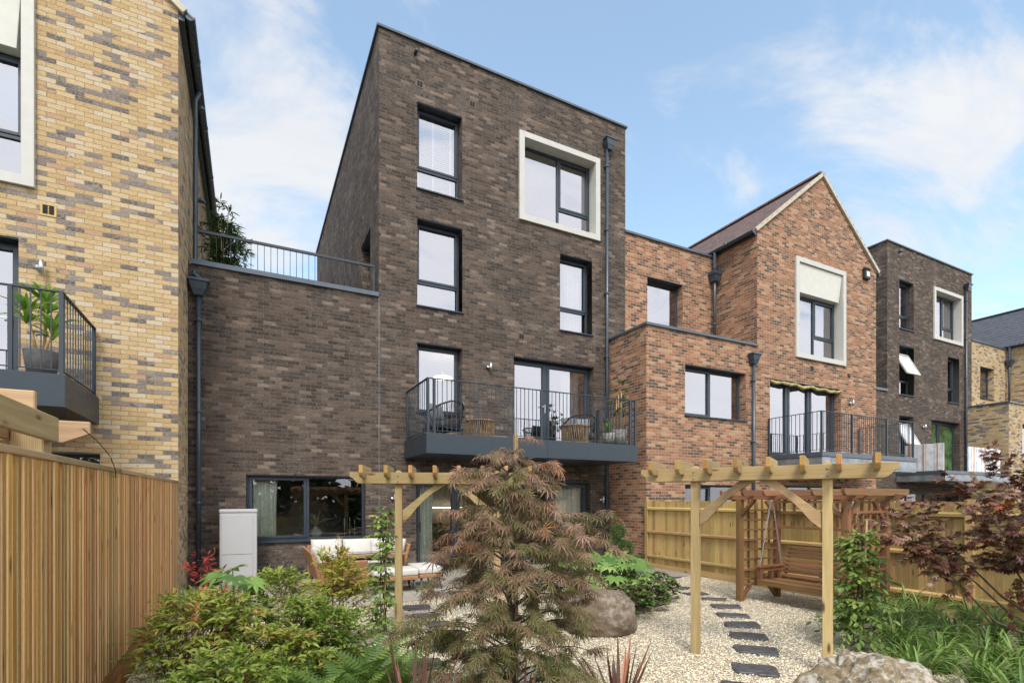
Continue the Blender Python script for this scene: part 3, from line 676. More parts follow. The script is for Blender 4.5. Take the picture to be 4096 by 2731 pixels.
    for vx, vz in ((3.51, 11.29), (4.82, 11.28), (6.17, 5.84), (8.55, 5.84)): vent(root, x(vx), 11.6, z(vz), M['airdark'] if vz > 6 else M['airbrick'])
    o = MB(); o.tube([(x(3.4), 11.6, z(11.95)), (x(3.4), 11.45, z(11.93))], .04, 10); o.build('overflow_spout', M['metal'], root)
    downpipe(root, [(x(8.81), 11.52, z(11.36)), (x(8.81), 11.52, z(.02))], hopper=(x(8.86), 11.5, z(11.64)))
    wall_light(root, x(5.27), 11.6, z(4.95)); wall_light(root, x(2.91), 11.6, z(1.72)); wall_light(root, x(8.67), 11.6, z(1.7))
    return root

def roof_slope(m, e, r, y0, y1, n=15, t=.03, under=.05):
    """lapped tile courses from eave point e=(x,z) to ridge r=(x,z)"""
    ex, ez = e; rx, rz_ = r
    for k in range(n):
        a, b = k/n, min(1, (k+1.18)/n)
        p0 = Vector((ex+(rx-ex)*a, 0, ez+(rz_-ez)*a+t)); p1 = Vector((ex+(rx-ex)*b, 0, ez+(rz_-ez)*b+.006))
        q0 = p0-Vector((0, 0, t+.012)); q1 = p1-Vector((0, 0, .03))
        f = lambda p, y: (p.x, y, p.z)
        m.hexa([f(q0, y0), f(q1, y0), f(q1, y1), f(q0, y1), f(p0, y0), f(p1, y0), f(p1, y1), f(p0, y1)])

def gable_house(X, dz, label, bmat, tile, detail, bal_galv=False):
    root = thing('terraced_house', label, 'house', (X+16, 10.1, dz), 'terraced houses in the row')
    x = lambda v: v+X
    z = lambda v: v+dz
    G0, G1, RX, EZ, RZ, yf, yr, yb = x(13.1), x(19.13), x(16.12), z(9.6), z(12.0), 10.1, 11.6, 21.
    ga, gb = (14.6, 18.1) if detail == 'left' else (13.66, 17.14)
    holes = [(14.9, 17.2, 6.17, 9.03), (13.66, 17.14, 3.03, 5.3), (ga, gb, .05, 2.16)]
    bayh = [(10.28, 12.63, 3.97, 5.32), (10.28, 12.63, .9, 2.13)]
    hs = [(x(a), x(b), z(c), z(d)) for a, b, c, d in holes]; bh = [(x(a), x(b), z(c), z(d)) for a, b, c, d in bayh]; rh = [(x(10.32), x(11.71), z(6.75), z(8.23))]
    m = MB(); B0, Rc = x(8.955), x(9.51); zb = z(-1)
    bay = detail != 'left'
    if bay:
        wall_front(m, B0, G1, zb, z(6.15), yf, hs+bh)
        wall_front(m, G0, G1, z(6.15), EZ, yf, hs)
        m.quad((B0, yr-.001, zb), (B0, yf, zb), (B0, yf, z(6.15)), (B0, yr-.001, z(6.15)))
        m.quad((B0, yf, z(6.1)), (G0, yf, z(6.1)), (G0, yr, z(6.1)), (B0, yr, z(6.1)))
        wall_front(m, Rc, G0, z(6.1), z(9.3), yr, rh)
        m.quad((Rc, yr, z(9.28)), (G0, yr, z(9.28)), (G0, yb, z(9.28)), (Rc, yb, z(9.28)))
        m.quad((Rc, yb, zb), (Rc, yb, z(9.3)), (G0, yb, z(9.3)), (G0, yb, zb))
    else:
        wall_front(m, G0, G1, zb, EZ, yf, hs)
    m.add([(G0, yf, EZ), (G1, yf, EZ), (RX, yf, RZ-.06)], [(0, 1, 2)])
    m.quad((G0, yf, zb if not bay else z(6.1)), (G0, yf, EZ), (G0, yb, EZ), (G0, yb, zb if not bay else z(6.1))); m.quad((G1, yf, zb), (G1, yb, zb), (G1, yb, EZ), (G1, yf, EZ))
    m.add([(G0, yb, zb), (G1, yb, zb), (G1, yb, EZ), (RX, yb, RZ-.06), (G0, yb, EZ)], [(0, 4, 3, 2, 1)])
    m.build('wall', bmat, root, recalc=False)
    room(root, G0+.31, G1-.31, yf+.3, 15.5, [(z(.03), z(2.6)), (z(3.02), z(5.6)), (z(5.8), z(9.3))])
    if bay: room(root, B0+.3, G0+.29, yf+.305, 15.4, [(z(.02), z(2.62)), (z(3.0), z(5.62))]); room(root, Rc+.3, G0+.29, yr+.3, 15.4, [(z(6.2), z(9.1))])
    rm = MB(); sl_ = (RZ-EZ)/(RX-G0); ov = .22
    roof_slope(rm, (G0-ov, EZ-ov*sl_), (RX, RZ), yf-.04, yb+.05); roof_slope(rm, (G1+ov, EZ-ov*sl_), (RX, RZ), yf-.04, yb+.05)
    rm.box(RX-.13, RX+.13, yf-.045, yb+.05, RZ-.005, RZ+.05)
    ro = rm.build('roof', tile, root, bevel=0)
    vm = MB()
    for gx in (G0-.10, G1+.10):
        a, b = Vector((gx, yf-.035, EZ-.10*sl_-.02)), Vector((RX, yf-.035, RZ-.02))
        vm.bar(a, b, .07, .10, (0, 0, 1))
        for k in range(1, 14): p = a.lerp(b, k/14.3); vm.bar(p+Vector((0, -.005, .04)), p.lerp(b, .02)+Vector((0, -.005, .05)), .08, .025)
    vm.build('verge', M['verge'], ro)
    for side, gx in ((-1, G0), (1, G1)):
        gm = MB(); cxx = gx+side*.17; zz = EZ-.13; n = 9
        prof = [(cxx+.075*math.cos(t), zz+.075*math.sin(t)) for t in [math.pi+math.pi*k/(n-1) for k in range(n)]]
        for (a, b), (c, d) in zip(prof, prof[1:]): gm.quad((a, yf-.03, b), (c, yf-.03, d), (c, yb, d), (a, yb, b))
        gm.add([(p, yf-.03, q) for p, q in prof], [tuple(range(n))]); gm.box(gx+side*.004, gx+side*.09, yf+.01, yb, EZ-.22, EZ-.09)
        yy = yf+.9
        while yy < yb: gm.tube([(cxx, yy, zz-.0), (cxx, yy+.08, zz-.0)], .082, 10); yy += 1.9
        gm.build('gutter', M['pipe'], root)
    c = MB()
    if bay:
        c.box(B0-.04, G0-.002, yf-.05, yf+.30, z(6.15), z(6.22)); c.box(B0-.04, B0+.3, yf+.30, yr-.01, z(6.151), z(6.219)); c.build('bay_coping', M['flash'], root, bevel=.006)
        c = MB(); c.box(Rc-.03, G0-.002, yr-.05, yr+.3, z(9.3), z(9.37)); c.build('coping', M['flash'], root, bevel=.006)
        window(root, yr, x(10.32), x(11.71), z(6.75), z(8.23))
        window(root, yf, x(10.28), x(12.63), z(3.97), z(5.32), cols=[x(11.42)], open_cells=[(0, 0)])
        window(root, yf, x(10.28), x(12.63), z(.9), z(2.13), cols=[x(11.42)], open_cells=[(0, 0)], glass=M['glass_low'])
        downpipe(root, [(x(12.9), 11.45, EZ-.2), (x(12.9), 11.45, z(6.2))], r=.045); hp = MB()
        hx, hy, hz = x(12.9), 11.45, z(8.8)
        q = lambda w_, zz: [(hx-w_, hy-w_, zz), (hx+w_, hy-w_, zz), (hx+w_, hy+w_*.8, zz), (hx-w_, hy+w_*.8, zz)]
        hp.hexa(q(.09, hz-.3)+q(.13, hz-.1)); hp.hexa(q(.15, hz-.1)+q(.15, hz)); hp.build('hopper', M['pipe'], root)
        downpipe(root, [(x(12.86), 10.02, z(5.6)), (x(12.86), 10.02, z(-.3))], hopper=(x(12.86), 10.02, z(5.9)))
    surround(root, yf, x(14.8), x(17.33), z(6.07), z(9.14), depth=.25)
    p = MB(); p.hexa([(x(14.955), yf+.05, z(8.12)), (x(17.1), yf+.05, z(8.12)), (x(17.1), yf+.25, z(8.12)), (x(14.955), yf+.25, z(8.12)), (x(14.955), yf-.01, z(8.98)), (x(17.17), yf-.01, z(8.98)), (x(17.17), yf+.25, z(8.98)), (x(14.955), yf+.25, z(8.98))]); p.build('fascia_panel', M['panel'], root, bevel=.004)
    window(root, yf, x(14.96), x(17.17), z(6.23), z(8.11), cols=[x(16.07)], rows=[[], [z(6.9)]], open_cells=[(1, 1)], rev=.24, sill=False, lintel=False)
    window(root, yf, x(13.66), x(17.14), z(3.04), z(5.3), cols=[x(14.75), x(15.82)], open_cells=[(0, 0), (1, 0), (2, 0)], door=True, sill=False, name='patio_door', handle=(x(17.0), z(4.1)) if detail == 'left' else None)
    window(root, yf, x(ga), x(gb), z(.05), z(2.16), cols=[x(ga+1.1), x(ga+2.2)], door=True, sill=False, glass=M['glass_low'], name='patio_door')
    am = M['airbuff'] if detail != 'mid' else M['airbrick']
    if detail == 'left': vent(root, x(17.48), yf, z(5.8), am, .095)
    else: vent(root, x(15.63), yf, z(5.81), am); vent(root, x(17.56), yf, z(5.79), am)
    wall_light(root, x(17.42 if detail == 'left' else 17.63), yf, z(4.9))
    if detail == 'mid':
        a = MB(); a.box(x(18.32), x(18.62), yf-.1, yf, z(9.12), z(9.44)); a.hexa([(x(18.30), yf-.13, z(9.44)), (x(18.64), yf-.13, z(9.44)), (x(18.64), yf, z(9.44)), (x(18.30), yf, z(9.44)), (x(18.38), yf-.06, z(9.53)), (x(18.56), yf-.06, z(9.53)), (x(18.56), yf, z(9.53)), (x(18.38), yf, z(9.53))]); ao = a.build('alarm_box', M['rope'], root, bevel=.01)
        a = MB(); a.box(x(18.40), x(18.57), yf-.106, yf-.099, z(9.2), z(9.37)); a.build('alarm_plate', M['wrap'], ao)
        f = MB(); r_ = random.Random(3); xx = x(13.7)
        while xx < x(17.0):
            l = r_.uniform(.5, .95); dpt = r_.uniform(.05, .10); pts = [(xx+l*t, yf+.05+r_.uniform(-.02, .02), z(5.27)-dpt*math.sin(math.pi*t)*r_.uniform(.6, 1.1)) for t in (0, .2, .4, .6, .8, 1)]
            f.tube(pts, [.035, .05, .055, .055, .05, .04], 8); xx += l*.86
        f.build('insulation_strip', M['foam'], root)
    balcony(root, x(13.48), x(18.09), 8.43, yf, z(2.55 if bal_galv else 2.61), z(2.87 if bal_galv else 3.03), z(4.09), [x(14.9), x(16.6)] if detail != 'left' else [x(17.55), x(16.4)], galv=bal_galv, rails=True)
    if detail == 'left':
        downpipe(root, [(x(19.30), 11.75, EZ-.22), (x(19.24), 11.75, EZ-.4), (x(19.24), 11.72, 6.2), (x(19.24), 11.52, 5.98), (x(19.36), 11.50, 5.9)])
    return root

yellow = gable_house(-20.18, .25, 'tall yellow stock brick house behind the slatted fence, at the left edge', M['brick_yellow'], M['tile_grey'], 'left')
dark = dark_house(0, 0, 'dark brown brick four-storey house with flat roof, behind the rattan sofa')
downpipe(dark, [(-.87, 11.52, 5.6), (-.87, 11.52, .04)], hopper=(-.87, 11.5, 5.88))
orange = gable_house(0, -.03, 'orange-red brick gabled house with low bay, behind the swing seat', M['brick_orange'], M['tile_red'], 'mid', True)
dark2 = dark_house(20.18, -.17, 'distant dark brick house with two white windows propped open', detail=1)
yellow2 = gable_house(20.18, -.27, 'distant pale yellow brick house with grey roof, at the right edge', M['brick_yellow'], M['tile_grey'], 'right')
# balconies of the dark houses
balcony(dark, 3.14, 8.54, 9.93, 11.6, 2.62, 3.03, 4.14, [3.32, 5.81, 8.33])
bo = balcony(dark2, 23.38, 28.72, 9.93, 11.6, 2.42, 2.68, 3.9, [], galv=True, rails=False)
for (a, b, c, d) in ((23.43, 23.47, 10.0, 11.3), (25.3, 28.0, 9.98, 10.02)):
    m = MB()
    if b-a < .1:
        for k in range(9): yy = c+(d-c)*k/9; m.box(a-.01*(k % 2), b, yy+.004, yy+(d-c)/9-.004, 2.82, 3.86)
    else:
        for k in range(13): xx = a+(b-a)*k/13; m.box(xx+.004, xx+(b-a)/13-.004, c-.012*(k % 2), d, 2.82, 3.80)
    po = m.build('wrapped_railing', M['wrap'], bo)
    t = MB()
    for q in (.15, .5, .85):
        if b-a < .1: t.box(a-.02, b+.01, c+(d-c)*q-.02, c+(d-c)*q+.02, 2.81, 3.87)
        else: t.box(a+(b-a)*q-.03, a+(b-a)*q+.03, c-.02, d+.01, 2.81, 3.82)
    t.build('tape_strip', M['tape'], po)
# things in and behind the windows
curtain(.0, .52, 11.95, .5, 2.35, M['curtain'], 'sage green curtain inside the wide ground floor window', 4)
curtain(3.50, 3.95, 12.0, .05, 2.35, M['curtain'], 'sage green curtain inside the left patio door, beside its handle', 4)
curtain(7.35, 8.25, 12.0, .05, 2.35, M['sheer'], 'pale cream curtain inside the right end of the patio doors, under the balcony', 7)
curtain(7.65, 8.2, 12.05, 3.1, 5.5, M['sheer'], 'cream curtain inside the balcony door, on the right', 5)
curtain(7.75, 8.25, 12.05, 6.0, 8.35, M['sheer'], 'white curtain inside the upper right tall window, below the white surround', 5)
t = thing('pendant_lamp', 'round flat white ceiling pendant lit inside the left balcony window', 'lamp', (4.7, 13.4, 5.0))
m = MB(); m.lathe([(.02, .09), (.06, .07), (.24, .03), (.26, .01), (.24, 0), (.05, .005)], (4.7, 13.4, 5.0), 28); m.build('lamp_shade', M['lamp'], t)
m = MB(); m.tube([(4.7, 13.4, 5.08), (4.7, 13.4, 5.58)], .006, 6); m.lathe([(.07, 0), (.07, .02)], (4.7, 13.4, 5.575), 16); m.build('cord', M['steel'], t)
m = MB(); m.box(4.3, 6.4, 16.30, 16.34, 1.42, 1.45); tag(m.build('strip_light', M['lamp']), 'thin warm light strip glowing in the kitchen behind the patio doors', 'light')
m = MB(); m.box(4.0, 7.2, 15.9, 16.45, .03, .9); m.box(3.95, 7.25, 15.86, 16.45, .905, .94)
for k in range(5): m.box(4.02+k*.635, 4.02+k*.635+.62, 15.88, 15.9, .1, .88)
tag(m.build('kitchen_counter', M['brown'], bevel=.004), 'dark kitchen counter seen through the patio doors', 'counter')
m = MB(); m.box(.6, 2.2, 12.1, 12.5, .80, .84); [m.box(a, a+.04, b, b+.04, .03, .80) for a in (.62, 2.14) for b in (12.12, 12.44)]
tag(m.build('console_table', M['brown'], bevel=.004), 'console table inside the wide ground floor window', 'table')
t = thing('vase', 'round pale green vase of dried palm leaves in the ground floor window', 'vase', (1.32, 12.3, .845))
m = MB(); m.lathe([(.06, 0), (.10, .03), (.135, .10), (.125, .16), (.075, .20), (.05, .215), (.055, .25), (.045, .25), (.04, .2)], (1.32, 12.3, .845), 28); m.build('vase_body', M['vase'], t)
f = FB()
for k in range(26):
    a = random.uniform(0, 6.28); l = random.uniform(.25, .5); lean = random.uniform(.25, 1.1); pts = []
    for q in np.linspace(0, 1, 6): pts.append((1.32+math.cos(a)*l*lean*q, 12.3+math.sin(a)*l*.35*lean*q, 1.08+l*(q*1.0-lean*.55*q*q)))
    f.blade(pts, [.004, .02, .03, .028, .018, .002], (-math.sin(a), math.cos(a), .2), random.random())
f.build('leaves', M['lf_palm'], t)
t = thing('candle_holder', 'candle holder with three tall aqua candles in the ground floor window', 'candle holder', (2.06, 12.3, .845))
for k, (dx_, hh) in enumerate(((-.12, .18), (0, .22), (.11, .17))):
    m = MB(); m.lathe([(.03, 0), (.01, .02), (.008, hh-.02), (.02, hh)], (2.06+dx_, 12.3, .845), 12); m.build('stick', M['brass'], t)
    m = MB(); m.tube([(2.06+dx_, 12.3, .845+hh), (2.06+dx_, 12.3, 1.05+hh), (2.06+dx_, 12.3, 1.08+hh)], [.012, .010, .003], 10); m.build('candle', M['candle'], t)

# ------------------------------------------------------------------ fences and pergolas
def left_fence():
    t = thing('slatted_fence', 'tall orange-brown slatted timber fence with flat cap, at the left edge', 'fence', (-1.06, 4, 0))
    m = MB(); y = -1.5; k = 0
    while y < 9.95:
        ln = random.uniform(-.004, .004); wd = random.uniform(.038, .044)
        m.box(-1.10, -1.040+ln, y, y+wd, .245, 1.957-.0078*(9.9-y)); y += .067
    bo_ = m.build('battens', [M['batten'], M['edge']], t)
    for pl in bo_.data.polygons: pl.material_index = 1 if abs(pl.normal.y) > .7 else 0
    m = MB(); y = -1.5
    while y < 9.95: m.box(-1.118, -1.101, y, y+.118, .24, 1.952-.0078*(9.9-y)); y += .122
    m.build('backing_boards', M['batten'], t)
    m = MB(); y = -1.5
    while y < 9.9: yy = min(y+1.826, 9.97); q0, q1 = .0078*(9.9-y), .0078*(9.9-yy); m.hexa([(-1.125, y, 1.958-q0), (-1.03, y, 1.958-q0), (-1.03, yy, 1.958-q1), (-1.125, yy, 1.958-q1), (-1.125, y, 1.998-q0), (-1.03, y, 1.998-q0), (-1.03, yy, 1.998-q1), (-1.125, yy, 1.998-q1)]); y += 1.83
    m.build('fence_cap', M['cap'], t, bevel=.004)
    m = MB(); y = -1.5
    while y < 9.9: m.box(-1.09, -1.046, y, min(y+1.826, 9.97), -.05, .238); y += 1.83
    m.build('gravel_board', M['batten'], t, bevel=.003)
left_fence()
def right_fence():
    t = thing('board_fence', 'pale closeboard timber fence with three rails, behind the swing seat', 'fence', (8.9, 5, 0))
    posts = [10.0, 6.76, 3.49, .2, -2.9]
    m = MB(); y = -2.8
    while y < 10.02: m.hexa([(8.90, y, .13), (8.906, y+.118, .13), (8.915, y+.118, .13), (8.92, y, .13), (8.90, y, 1.66+random.uniform(-.006, .004)), (8.906, y+.118, 1.66), (8.915, y+.118, 1.66), (8.92, y, 1.66)]); y += .108
    m.build('boards', M['board'], t)
    for z in (.30, .90, 1.47):
        for a, b in zip(posts[1:], posts): m = MB(); m.prism([(0, -.042), (-.055, -.02), (-.055, .018), (0, .042)], (8.897, a+.05, z), (1, 0, 0), (0, 0, 1), (0, 1, 0), b-a-.1); m.build('rail', M['board'], t)
    for a, b in zip(posts[1:], posts): m = MB(); m.box(8.875, 8.925, a+.05, b-.05, -.06, .125); m.build('gravel_board', M['board'], t, bevel=.003)
    for y in posts: m = MB(); m.box(8.85, 8.95, y-.05, y+.05, -.05, 1.69); m.build('post', M['board'], t, bevel=.004)
right_fence()

def pergola(O, b, label, s_raf):
    O = Vector((*O, 0)); b = Vector((*b, 0)).normalized(); n = Vector((b.y, -b.x, 0)); Z = Vector((0, 0, 1))
    t = thing('pergola', label, 'pergola', tuple(O+b*.63), 'timber pergola arches on the gravel')
    for s in (0, 1.235):
        p = O+b*s; m = MB(); r = random.random()
        m.prism([(-.044, -.044), (.044, -.044), (.044, .044), (-.044, .044)], p, b, n, Z, 2.0, r)
        arc = [(.044*math.cos(a), .055*math.sin(a)) for a in np.linspace(0, math.pi, 9)]
        m.prism(arc, p-n*.044+Z*2.001, b, Z, n, .088, r); m.build('post', M['pine'], t, bevel=.004)
    for q in (.046, -.091):
        ends = [(-.6, 2.025), (-.6, 1.975), (-.585, 1.96), (-.56, 1.95), (-.535, 1.92), (-.51, 1.895), (-.475, 1.885), (1.735, 1.885), (1.765, 1.895), (1.795, 1.92), (1.815, 1.95), (1.84, 1.96), (1.855, 1.975), (1.855, 2.025)]
        ends = [(u*.975 if u < 0 else u*.965, v) for u, v in ends]
        m = MB(); m.prism(ends, O+n*q, b, Z, n, .045); m.build('beam', M['pine'], t, bevel=.004)
    for s in (0, 1.235):
        for zz in (1.915, 1.985): m = MB(); m.tube([O+b*s+n*.091+Z*zz, O+b*s+n*.099+Z*zz], .009, 8); m.build('bolt', M['galv'], t)
    for s in s_raf:
        o = O+b*(s-.0225); L_ = .31; pr = [(-L_, 2.10), (-L_, 2.01), (-L_+.015, 1.985), (-L_+.04, 1.965), (-L_+.075, 1.955), (L_-.075, 1.955), (L_-.04, 1.965), (L_-.015, 1.985), (L_, 2.01), (L_, 2.10)]
        m = MB(); m.prism(pr, o, n, Z, b, .045); ro_ = m.build('rafter', [M['pine'], M['endgrain']], t, bevel=.003)
        for pl in ro_.data.polygons: pl.material_index = 1 if abs(pl.normal.dot(n)) > .75 else 0
    for s, sg in ((.046, 1), (1.189, -1)):
        c = [(0, 1.40), (0, 1.55), (.40, 1.882), (.56, 1.882), (.47, 1.83), (.37, 1.765), (.27, 1.68), (.18, 1.585), (.09, 1.47)]
        m = MB(); m.prism([(u*sg, v) for u, v in (c if sg > 0 else c[::-1])], O+b*s-n*.0225, b, Z, n, .045); m.build('brace', M['pine'], t, bevel=.003)
    return t
raf = [-.41+.29*k for k in range(8)]
pergola((1.67, 6.42), (2.83-1.67, 5.97-6.42), 'pale timber pergola arch in front of the sofa, half hidden by the bronze maple', raf)
pergola((4.36, 4.13), (.50, -.866), 'pale timber pergola arch over the gravel, in front of the swing seat', raf)

def neighbour_pergola():
    t = thing('pergola', 'weathered timber pergola top rising behind the slatted fence', 'pergola', (-1.3, 4.3, 0))
    m = MB(); m.box(-1.33, -1.17, 4.28, 4.44, 0, 2.19); m.build('post', M['greywood'], t, bevel=.006)
    m = MB(); m.box(-1.165, -1.12, 1.2, 4.39, 2.06, 2.22); m.build('beam', M['greywood'], t, bevel=.006)
    m = MB(); m.box(-1.38, -1.335, 1.2, 4.9, 2.06, 2.22); m.build('beam', M['greywood'], t, bevel=.006)
    m = MB(); m.prism([(-2.9, 2.08), (-1.16, 2.08), (-1.01, 2.15), (-1.01, 2.235), (-2.9, 2.235)], (0, 4.62, 0), (1, 0, 0), (0, 0, 1), (0, 1, 0), .045); m.build('rafter', M['greywood'], t, bevel=.004)
    m = MB(); m.box(-2.9, -1.19, 4.20, 4.25, 2.225, 2.36); m.build('rafter', M['greywood'], t, bevel=.006)
    m = MB(); m.box(-3.1, -2.94, 4.28, 4.44, 0, 2.19); m.build('post', M['greywood'], t, bevel=.006)
neighbour_pergola()

# ------------------------------------------------------------------ swing seat under its arbour
def arbour():
    t = thing('swing_arbour', 'dark brown arbour with trellis sides holding the swing seat', 'arbour', (7.75, 5.08, 0))
    XF, XB, Y0, Y1 = 7.28, 8.22, 4.22, 5.94; W = M['brown']
    for x in (XF, XB):
        for y in (Y0, Y1): m = MB(); m.box(x-.045, x+.045, y-.045, y+.045, 0, 1.69); m.build('post', W, t, bevel=.004)
    for x in (XF, XB):
        pr = [(3.95, 1.765), (3.95, 1.745), (4.02, 1.69), (6.14, 1.69), (6.21, 1.745), (6.21, 1.765)]
        m = MB(); m.prism(pr, (x-.035, 0, 0), (0, 1, 0), (0, 0, 1), (1, 0, 0), .07); m.build('beam', W, t, bevel=.003)
    for y in (4.09, 4.52, 4.9, 5.28, 5.66, 6.07):
        pr = [(6.98, 1.84), (6.98, 1.80), (6.995, 1.765), (7.03, 1.745), (8.5, 1.745), (8.53, 1.765), (8.55, 1.80), (8.55, 1.84)]
        m = MB(); m.prism(pr, (0, y+.022, 0), (1, 0, 0), (0, 0, 1), (0, -1, 0), .045); m.build('rafter', W, t, bevel=.003)
    for y in (Y0, Y1):
        m = MB()
        for k in range(4): x = XF+.045+(XB-XF-.09)*(k+1)/5; m.box(x-.016, x+.016, y-.012, y+.012, .30, 1.689)
        for k in range(8): z = .36+.165*k; m.box(XF+.045, XB-.045, y-.028, y-.0125, z-.016, z+.016)
        m.build('trellis', W, t)
        m = MB(); m.box(XF+.045, XB-.045, y-.024, y+.024, .25, .295); m.build('bottom_rail', W, t, bevel=.003)
        for (x, z, sx, sz) in ((XF+.045, 1.42, .25, .265), (XB-.045, 1.42, -.25, .265), (XF+.045, .04, .2, .21), (XB-.045, .04, -.2, .21)): m = MB(); m.bar((x, y, z), (x+sx, y, z+sz), .04, .06); m.build('brace', W, t)
    for y, s in ((Y0+.045, 1), (Y1-.045, -1)): m = MB(); m.bar((XF, y, 1.44), (XF, y+s*.24, 1.69), .04, .06, (1, 0, 0)); m.build('brace', W, t)
    m = MB(); n = 9
    for k in range(n): y = Y0+.05+(Y1-Y0-.1)*(k+.5)/n; m.box(XB-.012, XB+.012, y-.02, y+.02, 1.25, 1.689)
    for z in (1.22, 1.47, 1.655): m.box(XB-.03, XB-.0125, Y0+.05, Y1-.05, z-.022, z+.022)
    m.build('back_trellis', W, t)
arbour()
def swing():
    t = thing('garden_swing', 'brown slatted swing seat hanging on chains inside the arbour', 'swing seat', (7.85, 5.08, .3), None)
    W = M['brown']; a, b = 4.40, 5.80
    m = MB()
    m.box(7.52, 7.56, a, b, .285, .365)
    for k in range(5): x = 7.565+.105*k; m.box(x, x+.095, a, b, .335, .362)
    m.box(7.57, 8.1, a+.02, a+.06, .27, .333); m.box(7.57, 8.1, b-.06, b-.02, .27, .333); m.box(7.57, 8.1, 5.08, 5.12, .27, .333)
    m.build('seat', W, t, bevel=.003)
    m = MB()
    for k in range(8):
        q = k/7; z = .40+.455*q; x = 8.06+.17*q; i = .02+.035*q*q; m.hexa([(x-.012, a+i, z), (x-.012, b-i, z), (x+.012, b-i, z), (x+.012, a+i, z), (x+.006, a+i, z+.05), (x+.006, b-i, z+.05), (x+.03, b-i, z+.05), (x+.03, a+i, z+.05)])
    for y in (a+.09, 5.1, b-.09): m.bar((8.075, y, .28), (8.27, y, .90), .05, .03, (1, 0, 0))
    m.build('backrest', W, t, bevel=.003)
    for y in (a+.03, b-.03):
        m = MB(); m.box(7.48, 8.17, y-.045, y+.045, .565, .595); m.box(7.53, 7.59, y-.035, y+.035, .33, .565); m.box(7.83, 7.87, y-.02, y+.02, .36, .565); m.box(8.04, 8.09, y-.03, y+.03, .3, .565); m.box(7.6, 8.04, y-.015, y+.015, .50, .55); m.build('armrest', W, t, bevel=.003)
    for y in (a+.03, b-.03):
        for p0, p1 in (((7.56, y, .60), (7.83, y, 1.70)), ((8.1, y, .60), (7.87, y, 1.70))):
            m = MB(); p0, p1 = Vector(p0), Vector(p1); d = (p1-p0).normalized(); n = int((p1-p0).length/.036)
            for k in range(n):
                c = p0+d*(k+.5)*.036; s = (d.cross(Vector((0, 1, 0))) if k % 2 else Vector((0, 1, 0))).normalized()
                pts = [c+d*.024*math.cos(q)+s*.011*math.sin(q) for q in [2*math.pi*j/8 for j in range(9)]]
                m.tube(pts, .0038, 5, caps=False)
            m.build('chain', M['chain'], t)
swing()

# ------------------------------------------------------------------ patio things
def cabinet():
    t = thing('heat_pump_cabinet', 'tall light grey metal cabinet standing against the dark brick wall', 'cabinet', (-.19, 11.3, .035))
    m = MB(); m.box(-.50, .13, 11.08, 11.52, .04, 1.44); m.build('body', M['plastic'], t, bevel=.012)
    m = MB(); m.box(-.51, .14, 11.07, 11.53, 1.442, 1.51); m.build('lid', M['plastic'], t, bevel=.015)
    m = MB(); m.box(-.47, .06, 11.068, 11.079, .66, 1.40); m.box(-.47, .06, 11.068, 11.079, .08, .65); m.build('front_panel', M['plastic'], t, bevel=.003)
    m = MB(); m.box(-.19, -.175, 11.06, 11.069, 1.47, 1.48); m.build('screw', M['steel'], t)
cabinet()
m = MB(); m.tube([(-.60, 11.59, .72), (-.60, 11.50, .72)], .022, 10); m.tube([(-.60, 11.52, .72), (-.60, 11.49, .66)], .015, 8); m.tube([(-.63, 11.51, .755), (-.57, 11.51, .755)], .012, 8)
tag(m.build('outdoor_tap', M['brass']), 'small brass outdoor tap on the brick wall left of the grey cabinet', 'tap')

def cushion(name, label, c, size, rot, mat, cat='cushion', group=None, parent=None, puff=1.0):
    """a soft pillow: pinched edges, plump middle"""
    m = MB(); n = 10; vs = []; sx, sy, sz = size; Rm = Matrix.Rotation(rot[2], 3, 'Z') @ Matrix.Rotation(rot[0], 3, 'X') @ Matrix.Rotation(rot[1], 3, 'Y')
    for sgn in (1, -1):
        for i in range(n+1):
            for j in range(n+1):
                u, v = i/n*2-1, j/n*2-1; e = (1-abs(u)**3)*(1-abs(v)**3); pin = 1-.06*(1-e)
                z = sgn*(.12+.88*e**.55)*sz/2*(1+.10*math.sin(5*u+3*v+c[0]*9)*puff)
                vs.append(Vector(c)+Rm @ Vector((u*sx/2*pin*(1+.03*abs(v)), v*sy/2*pin*(1+.03*abs(u)), z)))
    q = (n+1)**2; fs = []
    for i in range(n):
        for j in range(n): a = i*(n+1)+j; fs += [(a, a+n+1, a+n+2, a+1), (q+a, q+a+1, q+a+n+2, q+a+n+1)]
    ring = [(i, 0) for i in range(n)]+[(n, j) for j in range(n)]+[(i, n) for i in range(n, 0, -1)]+[(0, j) for j in range(n, 0, -1)]
    idx = [i*(n+1)+j for i, j in ring]
    for a, b in zip(idx, idx[1:]+idx[:1]): fs.append((a, b, q+b, q+a))
    m.add(vs, fs, .5, True)
    o = m.build(name, mat, parent)
    if parent is None: tag(o, label, cat, group)
    return o
def block_cushion(name, mat, parent, x0, x1, y0, y1, z0, z1):
    m = MB(); m.box(x0, x1, y0, y1, z0, z1); o = m.build(name, mat, parent); b = o.modifiers.new('b', 'BEVEL'); b.width = .035; b.segments = 4
    for p in o.data.polygons: p.use_smooth = True
    return o
def splayed_leg(parent, x, y, dx_, dy_, z1=.27):
    m = MB(); m.tube([(x, y, z1), (x+dx_, y+dy_, .037)], [.022, .013], 10); return m.build('leg', M['leg'], parent)
